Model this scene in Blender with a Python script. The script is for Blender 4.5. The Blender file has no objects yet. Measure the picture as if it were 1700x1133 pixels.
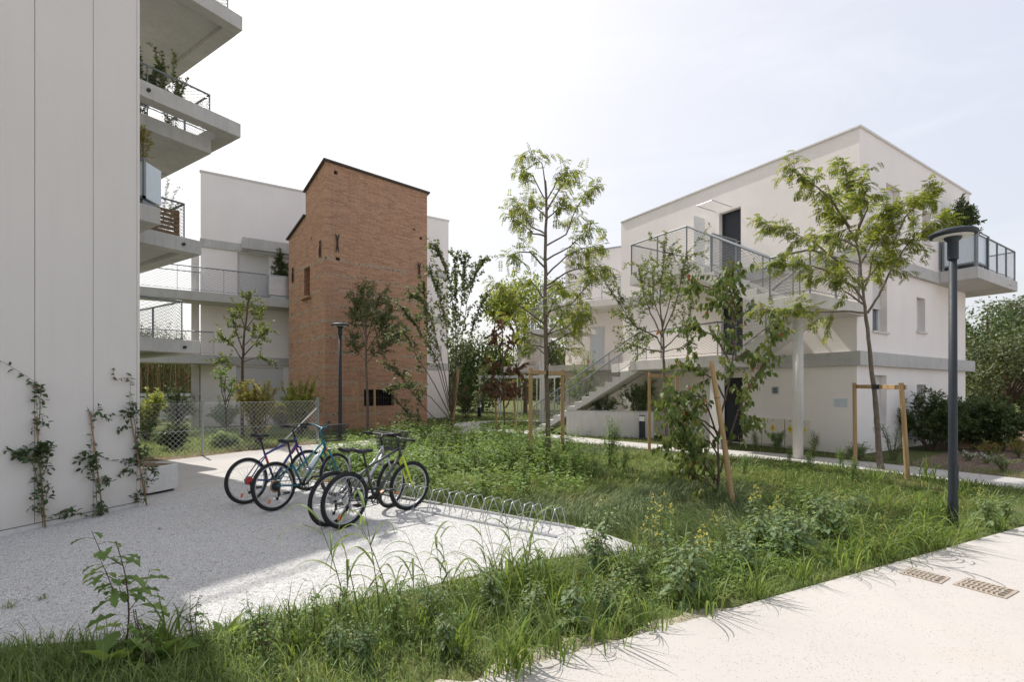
import bpy, math, random
import numpy as np
from mathutils import Vector, Matrix, Quaternion
rad = math.radians
scene = bpy.context.scene
COL = scene.collection
V = Vector
# ---------------------------------------------------------------- camera model (1700x1133 photo)
F, CX, HY, CH = 810.0, 850.0, 648.0, 1.66
def P(x, y, Y): return V(((x-CX)/F*Y, Y, CH+(HY-y)/F*Y))
def G(x, y, z=0.0):
    Y = F*(CH-z)/(y-HY)
    return V(((x-CX)/F*Y, Y, z))
# ---------------------------------------------------------------- mesh builder
class MB:
    def __init__(s): s.v=[]; s.f=[]
    def add(s, vs, fs):
        b=len(s.v); s.v.extend([tuple(v) for v in vs]); s.f.extend([tuple(i+b for i in f) for f in fs])
    def box(s,x0,x1,y0,y1,z0,z1):
        s.add([(x0,y0,z0),(x1,y0,z0),(x1,y1,z0),(x0,y1,z0),(x0,y0,z1),(x1,y0,z1),(x1,y1,z1),(x0,y1,z1)],
              [(3,2,1,0),(4,5,6,7),(0,1,5,4),(1,2,6,5),(2,3,7,6),(3,0,4,7)])
    def prism(s, pts, z0, z1):
        n=len(pts)
        vs=[(p[0],p[1],z0) for p in pts]+[(p[0],p[1],z1) for p in pts]
        s.add(vs,[tuple(reversed(range(n))),tuple(range(n,2*n))]+[(i,(i+1)%n,n+(i+1)%n,n+i) for i in range(n)])
    def extrude(s, pts3, d):
        n=len(pts3); d=V(d)
        vs=[V(p) for p in pts3]+[V(p)+d for p in pts3]
        s.add(vs,[tuple(reversed(range(n))),tuple(range(n,2*n))]+[(i,(i+1)%n,n+(i+1)%n,n+i) for i in range(n)])
    def tube(s, pts, r, n=8, caps=True):
        pts=[V(p) for p in pts]; m=len(pts)
        rr=r if isinstance(r,(list,tuple)) else [r]*m
        vs=[];fs=[];u=None
        for i in range(m):
            t=(pts[min(i+1,m-1)]-pts[max(i-1,0)])
            if t.length<1e-9: t=V((0,0,1))
            t.normalize()
            if u is None:
                a=V((0,0,1)) if abs(t.z)<.9 else V((1,0,0)); u=t.cross(a).normalized()
            else:
                u=(u-t*u.dot(t))
                if u.length<1e-6: u=t.orthogonal()
                u.normalize()
            w=t.cross(u)
            for k in range(n):
                a=2*math.pi*k/n
                vs.append(pts[i]+(u*math.cos(a)+w*math.sin(a))*rr[i])
        for i in range(m-1):
            for k in range(n):
                fs.append((i*n+k,i*n+(k+1)%n,(i+1)*n+(k+1)%n,(i+1)*n+k))
        if caps: fs.append(tuple(reversed(range(n)))); fs.append(tuple(range((m-1)*n,m*n)))
        s.add(vs,fs)
    def bar(s,a,b,w,h,up=(0,0,1)):
        a=V(a);b=V(b);t=(b-a).normalized();up=V(up)
        if abs(t.dot(up))>.98: up=V((0,1,0))
        sd=t.cross(up).normalized(); up2=sd.cross(t).normalized()
        vs=[]
        for p in (a,b):
            for (i,j) in ((-1,-1),(1,-1),(1,1),(-1,1)): vs.append(p+sd*i*w/2+up2*j*h/2)
        s.add(vs,[(0,1,2,3),(7,6,5,4),(0,4,5,1),(1,5,6,2),(2,6,7,3),(3,7,4,0)])
    def torus(s,c,axis,R,r,n=40,m=8,sx=1.0):
        c=V(c);ax=V(axis).normalized();u=ax.orthogonal().normalized();w=ax.cross(u)
        vs=[];fs=[]
        for i in range(n):
            a=2*math.pi*i/n; d=u*math.cos(a)+w*math.sin(a)
            for k in range(m):
                b=2*math.pi*k/m
                vs.append(c+d*(R+r*math.cos(b))+ax*r*sx*math.sin(b))
        for i in range(n):
            for k in range(m):
                fs.append((i*m+k,((i+1)%n)*m+k,((i+1)%n)*m+(k+1)%m,i*m+(k+1)%m))
        s.add(vs,fs)
    def lathe(s,prof,c=(0,0,0),n=24):
        c=V(c);vs=[];fs=[];m=len(prof)
        for (r,z) in prof:
            for k in range(n):
                a=2*math.pi*k/n; vs.append(c+V((r*math.cos(a),r*math.sin(a),z)))
        for i in range(m-1):
            for k in range(n): fs.append((i*n+k,i*n+(k+1)%n,(i+1)*n+(k+1)%n,(i+1)*n+k))
        fs.append(tuple(reversed(range(n)))); fs.append(tuple(range((m-1)*n,m*n)))
        s.add(vs,fs)
    def quad(s,a,b,c,d): s.add([a,b,c,d],[(0,1,2,3)])
    def shift(s,o):
        s.v=[(a-o[0],b-o[1],c-o[2]) for a,b,c in s.v]; return s
    def build(s,name,mat,parent=None,smooth=False,bevel=0,loc=None):
        me=bpy.data.meshes.new(name); me.from_pydata(s.v,[],s.f); me.update()
        me.materials.append(mat)
        if smooth: me.polygons.foreach_set('use_smooth',[True]*len(me.polygons))
        o=bpy.data.objects.new(name,me); COL.objects.link(o)
        if parent is not None: o.parent=parent
        if loc is not None: o.location=loc
        if bevel:
            md=o.modifiers.new('bev','BEVEL'); md.width=bevel; md.segments=2; md.limit_method='ANGLE'; md.angle_limit=rad(40)
        return o
def np_mesh(name, verts, faces, mat, parent=None, nper=None, smooth=False, uv=None):
    """verts (N,3), faces flat loops array with nper verts per face (int) or array of sizes"""
    me=bpy.data.meshes.new(name)
    verts=np.asarray(verts,dtype=np.float32); faces=np.asarray(faces,dtype=np.int32).ravel()
    if isinstance(nper,int): sizes=np.full(len(faces)//nper,nper,dtype=np.int32)
    else: sizes=np.asarray(nper,dtype=np.int32)
    me.vertices.add(len(verts)); me.vertices.foreach_set('co',verts.ravel())
    me.loops.add(len(faces)); me.loops.foreach_set('vertex_index',faces)
    me.polygons.add(len(sizes)); st=np.zeros(len(sizes),dtype=np.int32); st[1:]=np.cumsum(sizes)[:-1]
    me.polygons.foreach_set('loop_start',st); me.polygons.foreach_set('loop_total',sizes)
    if smooth: me.polygons.foreach_set('use_smooth',np.ones(len(sizes),dtype=bool))
    me.update(calc_edges=True); me.validate()
    me.materials.append(mat)
    o=bpy.data.objects.new(name,me); COL.objects.link(o)
    if parent is not None: o.parent=parent
    return o
def tag(o,label=None,cat=None,group=None,kind=None):
    if label: o['label']=label
    if cat: o['category']=cat
    if group: o['group']=group
    if kind: o['kind']=kind
    return o
def thing(name,label,cat,loc=(0,0,0),rz=0.0,group=None):
    o=bpy.data.objects.new(name,None); COL.objects.link(o)
    o.location=loc; o.rotation_euler=(0,0,rz)
    return tag(o,label,cat,group)
def kids(o): return [c for c in bpy.data.objects if c.parent==o]
def copy_tree(o,parent=None):
    c=o.copy(); COL.objects.link(c)
    if parent is not None: c.parent=parent
    for ch in kids(o): copy_tree(ch,c)
    return c
# ---------------------------------------------------------------- materials
def newmat(name):
    m=bpy.data.materials.new(name); m.use_nodes=True; nt=m.node_tree; nt.nodes.clear()
    out=nt.nodes.new('ShaderNodeOutputMaterial'); return m,nt,out
def N(nt,typ,ins=None,**kw):
    n=nt.nodes.new('ShaderNode'+typ)
    for k,v in kw.items(): setattr(n,k,v)
    if ins:
        for k,v in ins.items():
            s=n.inputs[k]
            if isinstance(v,bpy.types.NodeSocket): nt.links.new(v,s)
            else: s.default_value=v
    return n
def c4(c): return (c[0],c[1],c[2],1.0)
def mix(nt,f,a,b,typ='MIX'):
    n=nt.nodes.new('ShaderNodeMix'); n.data_type='RGBA'; n.blend_type=typ
    for s,v in ((n.inputs[0],f),(n.inputs[6],a),(n.inputs[7],b)):
        if isinstance(v,bpy.types.NodeSocket): nt.links.new(v,s)
        else: s.default_value=v if not isinstance(v,tuple) or len(v)==4 else c4(v)
    return n.outputs[2]
def mth(nt,op,a,b=0.0,clamp=False):
    n=nt.nodes.new('ShaderNodeMath'); n.operation=op; n.use_clamp=clamp
    for s,v in ((n.inputs[0],a),(n.inputs[1],b)):
        if isinstance(v,bpy.types.NodeSocket): nt.links.new(v,s)
        else: s.default_value=v
    return n.outputs[0]
def ramp(nt,f,stops):
    n=nt.nodes.new('ShaderNodeValToRGB'); nt.links.new(f,n.inputs[0])
    e=n.color_ramp.elements
    while len(e)<len(stops): e.new(.5)
    for i,(p,c) in enumerate(stops):
        e[i].position=p; e[i].color=c4(c) if len(c)==3 else c
    return n.outputs[0]
def coords(nt,kind='Object'): return nt.nodes.new('ShaderNodeTexCoord').outputs[kind]
def noise(nt,co,scale,detail=4,rough=.55,out='Fac'):
    return N(nt,'TexNoise',{'Vector':co,'Scale':scale,'Detail':detail,'Roughness':rough}).outputs[out]
def bump(nt,h,strength,dist=.02,normal=None):
    i={'Height':h,'Strength':strength,'Distance':dist}
    if normal is not None: i['Normal']=normal
    return N(nt,'Bump',i).outputs[0]
def surf(name,c1,c2=None,rough=.7,metal=0.0,scale=4,bs=60,bstr=.15,spec=.4,c3=None,s3=40,f3=.3,stretch=None):
    """mottled surface: two tones by large noise, third by fine noise, fine bump"""
    m,nt,out=newmat(name); co=coords(nt)
    if stretch:
        mp=N(nt,'Mapping',{'Vector':co,'Scale':stretch}); co=mp.outputs[0]
    c2=c2 or tuple(x*.85 for x in c1)
    f=ramp(nt,noise(nt,co,scale,6,.6),[(.35,(0,0,0)),(.68,(1,1,1))])
    col=mix(nt,f,c1,c2)
    if c3:
        g=ramp(nt,noise(nt,co,s3,3,.6),[(.5,(0,0,0)),(.75,(1,1,1))])
        col=mix(nt,mth(nt,'MULTIPLY',g,f3),col,c3)
    b=bump(nt,noise(nt,co,bs,4,.6),bstr,.01)
    p=N(nt,'BsdfPrincipled',{'Base Color':col,'Roughness':rough,'Metallic':metal,'Specular IOR Level':spec,'Normal':b})
    nt.links.new(p.outputs[0],out.inputs[0]); return m
def leafmat(name,stops,trans=.45,patch=None,tcol=(1.32,1.22,.80),rough=.5,spec=.35):
    m,nt,out=newmat(name)
    g=nt.nodes.new('ShaderNodeNewGeometry')
    col=ramp(nt,g.outputs['Random Per Island'],stops)
    if patch:
        co=coords(nt); f=ramp(nt,noise(nt,co,patch[0],4,.6),[(patch[2],(0,0,0)),(patch[2]+.16,(1,1,1))])
        col=mix(nt,mth(nt,'MULTIPLY',f,patch[3]),col,patch[1])
    p=N(nt,'BsdfPrincipled',{'Base Color':col,'Roughness':rough,'Specular IOR Level':spec})
    tc=mix(nt,1.0,col,(tcol[0],tcol[1],tcol[2],1),'MULTIPLY')
    t=N(nt,'BsdfTranslucent',{'Color':tc})
    mx=N(nt,'MixShader',{0:trans,1:p.outputs[0],2:t.outputs[0]})
    nt.links.new(mx.outputs[0],out.inputs[0]); return m

# plaster / concrete
def plaster(name,col,var=.93,bscale=120,bstr=.25):
    m,nt,out=newmat(name); co=coords(nt)
    big=noise(nt,co,.7,5,.6); f=ramp(nt,big,[(.35,(0,0,0)),(.7,(1,1,1))])
    st=N(nt,'Mapping',{'Vector':co,'Scale':(3.0,3.0,.18)}).outputs[0]
    streak=ramp(nt,noise(nt,st,2.2,5,.65),[(.5,(0,0,0)),(.8,(1,1,1))])
    c=mix(nt,f,col,tuple(x*var for x in col))
    c=mix(nt,mth(nt,'MULTIPLY',streak,.22),c,tuple(x*.82 for x in col))
    # dirt splash near the ground
    z=N(nt,'SeparateXYZ',{'Vector':co}).outputs[2]
    d=mth(nt,'SUBTRACT',1.0,mth(nt,'DIVIDE',mth(nt,'ABSOLUTE',z),.45),True)
    d=mth(nt,'MULTIPLY',d,noise(nt,co,6,4,.6))
    c=mix(nt,mth(nt,'MULTIPLY',d,.5),c,(.38,.33,.27))
    h=mth(nt,'ADD',noise(nt,co,bscale,3,.7),mth(nt,'MULTIPLY',noise(nt,co,3,3,.5),.8))
    b=bump(nt,h,bstr,.012)
    p=N(nt,'BsdfPrincipled',{'Base Color':c,'Roughness':.92,'Specular IOR Level':.15,'Normal':b})
    nt.links.new(p.outputs[0],out.inputs[0]); return m
def concrete(name,c1,c2,board=False):
    m,nt,out=newmat(name); co=coords(nt)
    f=ramp(nt,noise(nt,co,1.6,7,.65),[(.3,(0,0,0)),(.72,(1,1,1))])
    c=mix(nt,f,c1,c2)
    st=N(nt,'Mapping',{'Vector':co,'Scale':(5.0,5.0,.35)}).outputs[0]
    sk=ramp(nt,noise(nt,st,2.0,6,.65),[(.52,(0,0,0)),(.78,(1,1,1))])
    c=mix(nt,mth(nt,'MULTIPLY',sk,.45),c,tuple(x*.62 for x in c2))
    vo=N(nt,'TexVoronoi',{'Vector':co,'Scale':16.0},feature='F1').outputs['Distance']
    pore=ramp(nt,vo,[(.04,(1,1,1)),(.1,(0,0,0))])
    c=mix(nt,mth(nt,'MULTIPLY',pore,.5),c,tuple(x*.5 for x in c2))
    b=bump(nt,mth(nt,'ADD',noise(nt,co,45,4,.6),noise(nt,co,5,3,.5)),.18,.01)
    p=N(nt,'BsdfPrincipled',{'Base Color':c,'Roughness':.8,'Specular IOR Level':.25,'Normal':b})
    nt.links.new(p.outputs[0],out.inputs[0]); return m
def gravel_mat():
    m,nt,out=newmat('white_gravel'); co=coords(nt)
    wob=N(nt,'VectorMath',{0:co,1:N(nt,'TexNoise',{'Vector':co,'Scale':30.0}).outputs['Color']},operation='ADD')
    mp=N(nt,'Mapping',{'Vector':co,'Scale':(1,1.15,1)}).outputs[0]
    v1=N(nt,'TexVoronoi',{'Vector':mp,'Scale':58.0,'Randomness':1.0},feature='F1')
    v2=N(nt,'TexVoronoi',{'Vector':mp,'Scale':58.0,'Randomness':1.0},feature='DISTANCE_TO_EDGE')
    rnd=N(nt,'SeparateColor',{'Color':v1.outputs['Color']}).outputs[0]
    stone=ramp(nt,rnd,[(0,(.30,.29,.28)),(.06,(.58,.565,.55)),(.3,(.77,.755,.735)),(1,(.88,.87,.855))])
    gap=ramp(nt,v2.outputs['Distance'],[(.0,(1,1,1)),(.13,(0,0,0))])
    col=mix(nt,mth(nt,'MULTIPLY',gap,.62),stone,(.28,.275,.27))
    big=ramp(nt,noise(nt,co,.8,5,.6),[(.4,(0,0,0)),(.75,(1,1,1))])
    col=mix(nt,mth(nt,'MULTIPLY',big,.18),col,(.58,.54,.49))
    h=mth(nt,'ADD',mth(nt,'MULTIPLY',ramp(nt,v2.outputs['Distance'],[(0,(0,0,0)),(.35,(1,1,1))]),.8),rnd)
    b=bump(nt,h,.9,.012)
    p=N(nt,'BsdfPrincipled',{'Base Color':col,'Roughness':.85,'Specular IOR Level':.2,'Normal':b})
    nt.links.new(p.outputs[0],out.inputs[0]); return m
def paving_mat(name,base=(.475,.443,.415),dark=(.23,.21,.195),joint=False):
    m,nt,out=newmat(name); co=coords(nt)
    f=ramp(nt,noise(nt,co,.9,7,.62),[(.3,(0,0,0)),(.75,(1,1,1))])
    c=mix(nt,f,base,tuple(x*.90 for x in base))
    v=N(nt,'TexVoronoi',{'Vector':co,'Scale':85.0},feature='F1')
    r=N(nt,'SeparateColor',{'Color':v.outputs['Color']})
    dens=ramp(nt,noise(nt,co,2.2,5,.7),[(.38,(.62,.62,.62)),(.60,(.985,.985,.985))])
    spk=mth(nt,'GREATER_THAN',r.outputs[0],dens)
    near=mth(nt,'LESS_THAN',v.outputs['Distance'],.36)
    spk=mth(nt,'MULTIPLY',mth(nt,'MULTIPLY',spk,near),mth(nt,'ADD',mth(nt,'MULTIPLY',r.outputs[1],.8),.25))
    c=mix(nt,spk,c,dark)
    c=mix(nt,mth(nt,'MULTIPLY',ramp(nt,noise(nt,co,14,4,.6),[(.5,(0,0,0)),(.8,(1,1,1))]),.16),c,tuple(x*.70 for x in base))
    st=ramp(nt,noise(nt,N(nt,'Mapping',{'Vector':co,'Scale':(.35,.8,1)}).outputs[0],1.3,4,.6),[(.58,(0,0,0)),(.72,(1,1,1))])
    c=mix(nt,mth(nt,'MULTIPLY',st,.24),c,(.48,.40,.31))
    b=bump(nt,mth(nt,'ADD',noise(nt,co,150,3,.7),v.outputs['Distance']),.22,.006)
    p=N(nt,'BsdfPrincipled',{'Base Color':c,'Roughness':.85,'Specular IOR Level':.2,'Normal':b})
    nt.links.new(p.outputs[0],out.inputs[0]); return m
def brick_mat():
    m,nt,out=newmat('old_brick'); co=coords(nt)
    s=N(nt,'SeparateXYZ',{'Vector':co})
    h=mth(nt,'ADD',s.outputs[0],s.outputs[1])
    wob=mth(nt,'MULTIPLY',mth(nt,'SUBTRACT',noise(nt,co,1.1,3,.5),.5),.05)
    z=mth(nt,'ADD',s.outputs[2],wob)
    uv=N(nt,'CombineXYZ',{0:h,1:z,2:0.0}).outputs[0]
    br=N(nt,'TexBrick',{'Vector':uv,'Color1':(.55,.30,.185,1),'Color2':(.32,.155,.095,1),'Mortar':(.43,.335,.245,1),'Scale':1.0,
        'Mortar Size':.014,'Mortar Smooth':.3,'Bias':-.1,'Brick Width':.36,'Row Height':.082})
    c=br.outputs['Color']
    n1=ramp(nt,noise(nt,co,.8,7,.7),[(.35,(0,0,0)),(.65,(1,1,1))])
    c=mix(nt,mth(nt,'MULTIPLY',n1,.45),c,(.55,.30,.18))
    n2=ramp(nt,noise(nt,uv,9,5,.7),[(.45,(0,0,0)),(.75,(1,1,1))])
    c=mix(nt,mth(nt,'MULTIPLY',n2,.5),c,(.20,.10,.065))
    n3=ramp(nt,noise(nt,N(nt,'Mapping',{'Vector':uv,'Scale':(2.0,9.0,1)}).outputs[0],2.2,6,.7),[(.52,(0,0,0)),(.72,(1,1,1))])
    c=mix(nt,mth(nt,'MULTIPLY',n3,.55),c,(.46,.35,.25))
    # bands of river pebbles between the courses of the lower half
    zb=mth(nt,'FRACT',mth(nt,'DIVIDE',z,.62))
    band=mth(nt,'MULTIPLY',mth(nt,'LESS_THAN',zb,.21),mth(nt,'LESS_THAN',z,7.0))
    band=mth(nt,'MULTIPLY',band,ramp(nt,noise(nt,N(nt,'Mapping',{'Vector':uv,'Scale':(.55,2.6,1)}).outputs[0],1.6,3,.5),[(.44,(0,0,0)),(.52,(1,1,1))]))
    pv=N(nt,'TexVoronoi',{'Vector':N(nt,'Mapping',{'Vector':uv,'Scale':(9.0,11.0,1),'Rotation':(0,0,.5)}).outputs[0],'Scale':1.0},feature='F1')
    prnd=N(nt,'SeparateColor',{'Color':pv.outputs['Color']}).outputs[0]
    peb=mix(nt,ramp(nt,pv.outputs['Distance'],[(.3,(0,0,0)),(.5,(1,1,1))]),ramp(nt,prnd,[(0,(.10,.085,.07)),(.5,(.27,.22,.17)),(1,(.42,.36,.29))]),(.44,.33,.235))
    c=mix(nt,band,c,peb)
    stn=ramp(nt,noise(nt,N(nt,'Mapping',{'Vector':co,'Scale':(2.0,2.0,.25)}).outputs[0],1.1,5,.6),[(.55,(0,0,0)),(.8,(1,1,1))])
    c=mix(nt,mth(nt,'MULTIPLY',stn,.35),c,(.17,.10,.07))
    hh=mth(nt,'ADD',mth(nt,'MULTIPLY',br.outputs['Fac'],-.8),noise(nt,uv,24,4,.6))
    b=bump(nt,hh,.6,.03)
    p=N(nt,'BsdfPrincipled',{'Base Color':c,'Roughness':.93,'Specular IOR Level':.12,'Normal':b})
    nt.links.new(p.outputs[0],out.inputs[0]); return m
def mulch_mat(name,stops,scale=26):
    m,nt,out=newmat(name); co=coords(nt)
    mp=N(nt,'Mapping',{'Vector':co,'Scale':(1,1.9,1),'Rotation':(0,0,.6)}).outputs[0]
    v=N(nt,'TexVoronoi',{'Vector':mp,'Scale':scale},feature='F1')
    r=N(nt,'SeparateColor',{'Color':v.outputs['Color']}).outputs[0]
    c=ramp(nt,r,stops)
    c=mix(nt,mth(nt,'MULTIPLY',v.outputs['Distance'],.8,True),c,(.06,.045,.035))
    b=bump(nt,mth(nt,'ADD',r,mth(nt,'MULTIPLY',v.outputs['Distance'],-1.0)),.8,.02)
    p=N(nt,'BsdfPrincipled',{'Base Color':c,'Roughness':.95,'Specular IOR Level':.1,'Normal':b})
    nt.links.new(p.outputs[0],out.inputs[0]); return m
def plain(name,col,rough=.5,metal=0.0,spec=.5,**kw):
    m,nt,out=newmat(name); co=coords(nt)
    f=noise(nt,co,18,4,.6)
    c=mix(nt,mth(nt,'MULTIPLY',ramp(nt,f,[(.4,(0,0,0)),(.7,(1,1,1))]),.35),col,tuple(x*.7 for x in col))
    r=mth(nt,'ADD',mth(nt,'MULTIPLY',f,.25),rough-.12)
    p=N(nt,'BsdfPrincipled',{'Base Color':c,'Roughness':r,'Metallic':metal,'Specular IOR Level':spec})
    for k,v in kw.items(): p.inputs[k.replace('_',' ')].default_value=v
    nt.links.new(p.outputs[0],out.inputs[0]); return m
M={}
M['render']=plaster('warm_render',(.87,.812,.765))
M['render_pale']=plaster('pale_render',(.87,.815,.78),.95)
M['panel']=plaster('textured_panel',(.735,.69,.645),.96,90,.35)
M['concrete']=concrete('fair_concrete',(.55,.535,.51),(.43,.42,.40))
M['concrete_light']=concrete('light_concrete',(.70,.67,.63),(.58,.555,.52))
M['brick']=brick_mat()
M['gravel']=gravel_mat()
M['paving']=paving_mat('washed_paving')
M['path']=paving_mat('far_paving',(.49,.465,.44))
M['soil']=surf('soil',(.16,.12,.08),(.10,.085,.05),.95,0,2.5,40,.5,.1,(.24,.19,.13),25,.5)
M['turf']=surf('turf',(.085,.11,.035),(.12,.12,.05),.95,0,1.3,60,.6,.1,(.05,.07,.02),30,.6)
M['mulch']=mulch_mat('bark_mulch',[(0,(.16,.10,.07)),(.4,(.27,.18,.13)),(.75,(.36,.26,.2)),(1,(.5,.4,.33))])
M['litter']=mulch_mat('leaf_litter',[(0,(.13,.085,.05)),(.4,(.30,.22,.15)),(.8,(.42,.33,.24)),(1,(.12,.15,.05))],20)
M['galv']=surf('galvanised',(.46,.48,.50),(.36,.38,.40),.45,.75,14,60,.05,.5)
M['rail']=surf('grey_railing_paint',(.235,.255,.27),(.20,.215,.23),.45,.35,10,60,.04,.5)
M['net']=surf('stainless_net',(.30,.31,.32),(.24,.25,.26),.4,.55,10,60,.02,.5)
M['rack']=surf('rack_steel',(.55,.56,.57),(.42,.43,.45),.4,.7,12,60,.05,.5)
M['dark']=plain('anthracite_paint',(.030,.037,.044),.55,0,.3)
M['door']=plain('dark_door',(.03,.034,.042),.55,0,.35)
M['white']=plain('white_paint',(.74,.74,.72),.5)
M['cream']=plain('cream_cabinet',(.72,.66,.56),.55)
M['shutter']=plain('shutter_white',(.70,.68,.66),.55)
M['glass']=plain('window_glass',(.10,.13,.17),.12,0,.8)
M['frost']=plain('frosted_panel',(.62,.68,.73),.3,0,.6)
M['steelpanel']=surf('brushed_steel_panel',(.50,.45,.42),(.40,.37,.35),.35,.8,3,30,.05,.6)
M['stake']=surf('stake_wood',(.46,.31,.16),(.36,.235,.115),.75,0,3,40,.3,.2,(.22,.14,.07),30,.35,(9,9,.8))
M['bamboo']=surf('bamboo_cane',(.36,.23,.13),(.28,.17,.09),.6,0,6,40,.2,.3)
M['crate']=surf('pallet_wood',(.30,.19,.11),(.22,.14,.08),.8,0,5,40,.3,.2)
M['sleeper']=surf('timber_sleeper',(.34,.20,.12),(.24,.15,.09),.8,0,4,40,.3,.2)
M['bark']=surf('grey_bark',(.20,.16,.125),(.12,.095,.075),.9,0,14,50,.8,.15,(.30,.26,.2),30,.4)
M['bark2']=surf('brown_bark',(.15,.105,.08),(.09,.065,.05),.9,0,14,50,.6,.15)
M['stem']=surf('green_stem',(.13,.15,.05),(.10,.09,.05),.7,0,9,50,.2,.3)
M['redstem']=surf('purple_stem',(.10,.055,.05),(.12,.10,.05),.7,0,9,50,.2,.3)
M['iron']=plain('wrought_iron',(.03,.026,.024),.7)
M['void']=plain('dark_opening',(.02,.018,.016),.9,0,.1)
M['tile']=surf('roof_edge_tile',(.12,.10,.085),(.075,.07,.065),.8,0,8,30,.4,.2)
M['rubber']=plain('tyre_rubber',(.022,.022,.024),.75,0,.3)
M['chrome']=plain('alloy',(.55,.55,.56),.3,.9)
M['black']=plain('black_plastic',(.018,.018,.02),.45)
M['saddle']=plain('saddle_vinyl',(.02,.02,.023),.5)
M['orange']=plain('orange_reflector',(.75,.20,.02),.25)
M['red']=plain('red_paint',(.55,.03,.025),.3)
M['yellow']=plain('yellow_sticker',(.75,.55,.03),.5)
M['bottle']=plain('clear_bottle',(.62,.68,.70),.15,0,.6)
M['rust']=surf('rusty_cast_iron',(.38,.31,.25),(.30,.26,.22),.9,.0,12,60,.4,.2,(.46,.40,.34),40,.8)
M['sand']=surf('sandy_soil',(.50,.46,.40),(.30,.25,.18),.95,0,6,70,.6,.1,(.14,.15,.06),18,.8)
M['netpale']=surf('galvanised_wire',(.62,.63,.63),(.52,.53,.54),.5,.1,10,60,.02,.4)
M['silt_slot_shade']=surf('drain_silt_slot_shade',(.17,.14,.115),(.10,.085,.07),.95,0,20,60,.4,.1)  # silt colour darkened to paint in the shade down in the grate slots
M['joint']=plain('panel_joint',(.30,.29,.27),.9,0,.1)
M['clear']=plain('clear_glazing',(.75,.80,.82),.05,0,.6,Alpha=.07)
M['light']=plain('lens_white',(.75,.74,.70),.4)
L={}
L['locust']=leafmat('locust_leaf',[(0,(0.107,0.156,0.037)),(.5,(0.166,0.221,0.046)),(.85,(0.254,0.294,0.055)),(1,(0.468,0.405,0.055))],.58)
L['fine']=leafmat('fine_leaf',[(0,(0.090,0.133,0.039)),(.6,(0.152,0.205,0.062)),(1,(0.267,0.304,0.090))],.45)
L['linden']=leafmat('linden_leaf',[(0,(0.081,0.115,0.047)),(.6,(0.135,0.169,0.081)),(1,(0.230,0.257,0.135))],.4)
L['cherry']=leafmat('cherry_leaf',[(0,(0.075,0.129,0.035)),(.55,(0.139,0.186,0.051)),(.978,(0.214,0.244,0.069)),(.99,(0.224,0.081,0.043)),(1,(0.291,0.092,0.049))],.35)
L['dry']=leafmat('dry_leaf',[(0,(.19,.10,.06)),(.5,(.28,.155,.095)),(.85,(.22,.14,.07)),(1,(.13,.13,.06))],.35,None,(1.2,1.0,.8))
L['dark']=leafmat('dark_leaf',[(0,(0.046,0.081,0.031)),(.6,(0.084,0.125,0.044)),(1,(0.158,0.194,0.072))],.3)
L['wood']=leafmat('woodland_leaf',[(0,(0.059,0.083,0.033)),(.6,(0.100,0.125,0.049)),(1,(0.200,0.208,0.100))],.3)
L['shrub']=leafmat('shrub_leaf',[(0,(0.158,0.211,0.047)),(.6,(0.281,0.333,0.078)),(1,(0.474,0.474,0.125))],.55)
L['rusty']=leafmat('rusty_shrub_leaf',[(0,(.20,.23,.07)),(.6,(.32,.32,.11)),(.9,(.36,.28,.12)),(1,(.34,.19,.09))],.55)
L['vine']=leafmat('jasmine_leaf',[(0,(0.041,0.078,0.029)),(.6,(0.073,0.118,0.049)),(.9,(0.114,0.156,0.081)),(1,(0.227,0.140,0.098))],.3)
L['weed']=leafmat('weed_leaf',[(0,(0.114,0.195,0.047)),(.6,(0.177,0.273,0.076)),(1,(0.291,0.390,0.108))],.45)
L['weedgrey']=leafmat('glaucous_weed_leaf',[(0,(0.137,0.220,0.103)),(.6,(0.229,0.319,0.170)),(1,(0.389,0.461,0.274))],.55)
L['reed']=leafmat('tall_grass_blade',[(0,(0.109,0.181,0.032)),(.6,(0.160,0.232,0.058)),(1,(0.261,0.319,0.087))],.5)
L['grass']=leafmat('meadow_grass',[(0,(0.060,0.104,0.034)),(.5,(0.108,0.160,0.055)),(.88,(0.169,0.226,0.084)),(.96,(0.367,0.365,0.184)),(1,(0.439,0.447,0.250))],.45,(.8,(.32,.325,.15),.52,.6))
L['lawn']=leafmat('lawn_grass',[(0,(0.124,0.191,0.058)),(.5,(0.186,0.265,0.088)),(.9,(0.253,0.323,0.121)),(1,(0.455,0.463,0.253))],.5,(1.3,(.30,.30,.12),.58,.4))
L['pink']=leafmat('pink_petal',[(0,(.60,.10,.18)),(1,(.75,.25,.33))],.4,None,(1,1,1))
L['yellow']=leafmat('yellow_petal',[(0,(.75,.60,.08)),(1,(.85,.75,.2))],.4,None,(1,1,1))
L['white']=leafmat('white_petal',[(0,(.75,.72,.68)),(1,(.85,.82,.8))],.4,None,(1,1,1))
L['violet']=leafmat('violet_petal',[(0,(.20,.12,.45)),(1,(.35,.22,.6))],.4,None,(1,1,1))
L['berry']=leafmat('red_berry',[(0,(.4,.03,.02)),(1,(.55,.07,.03))],.1,None,(1,1,1))
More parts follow.
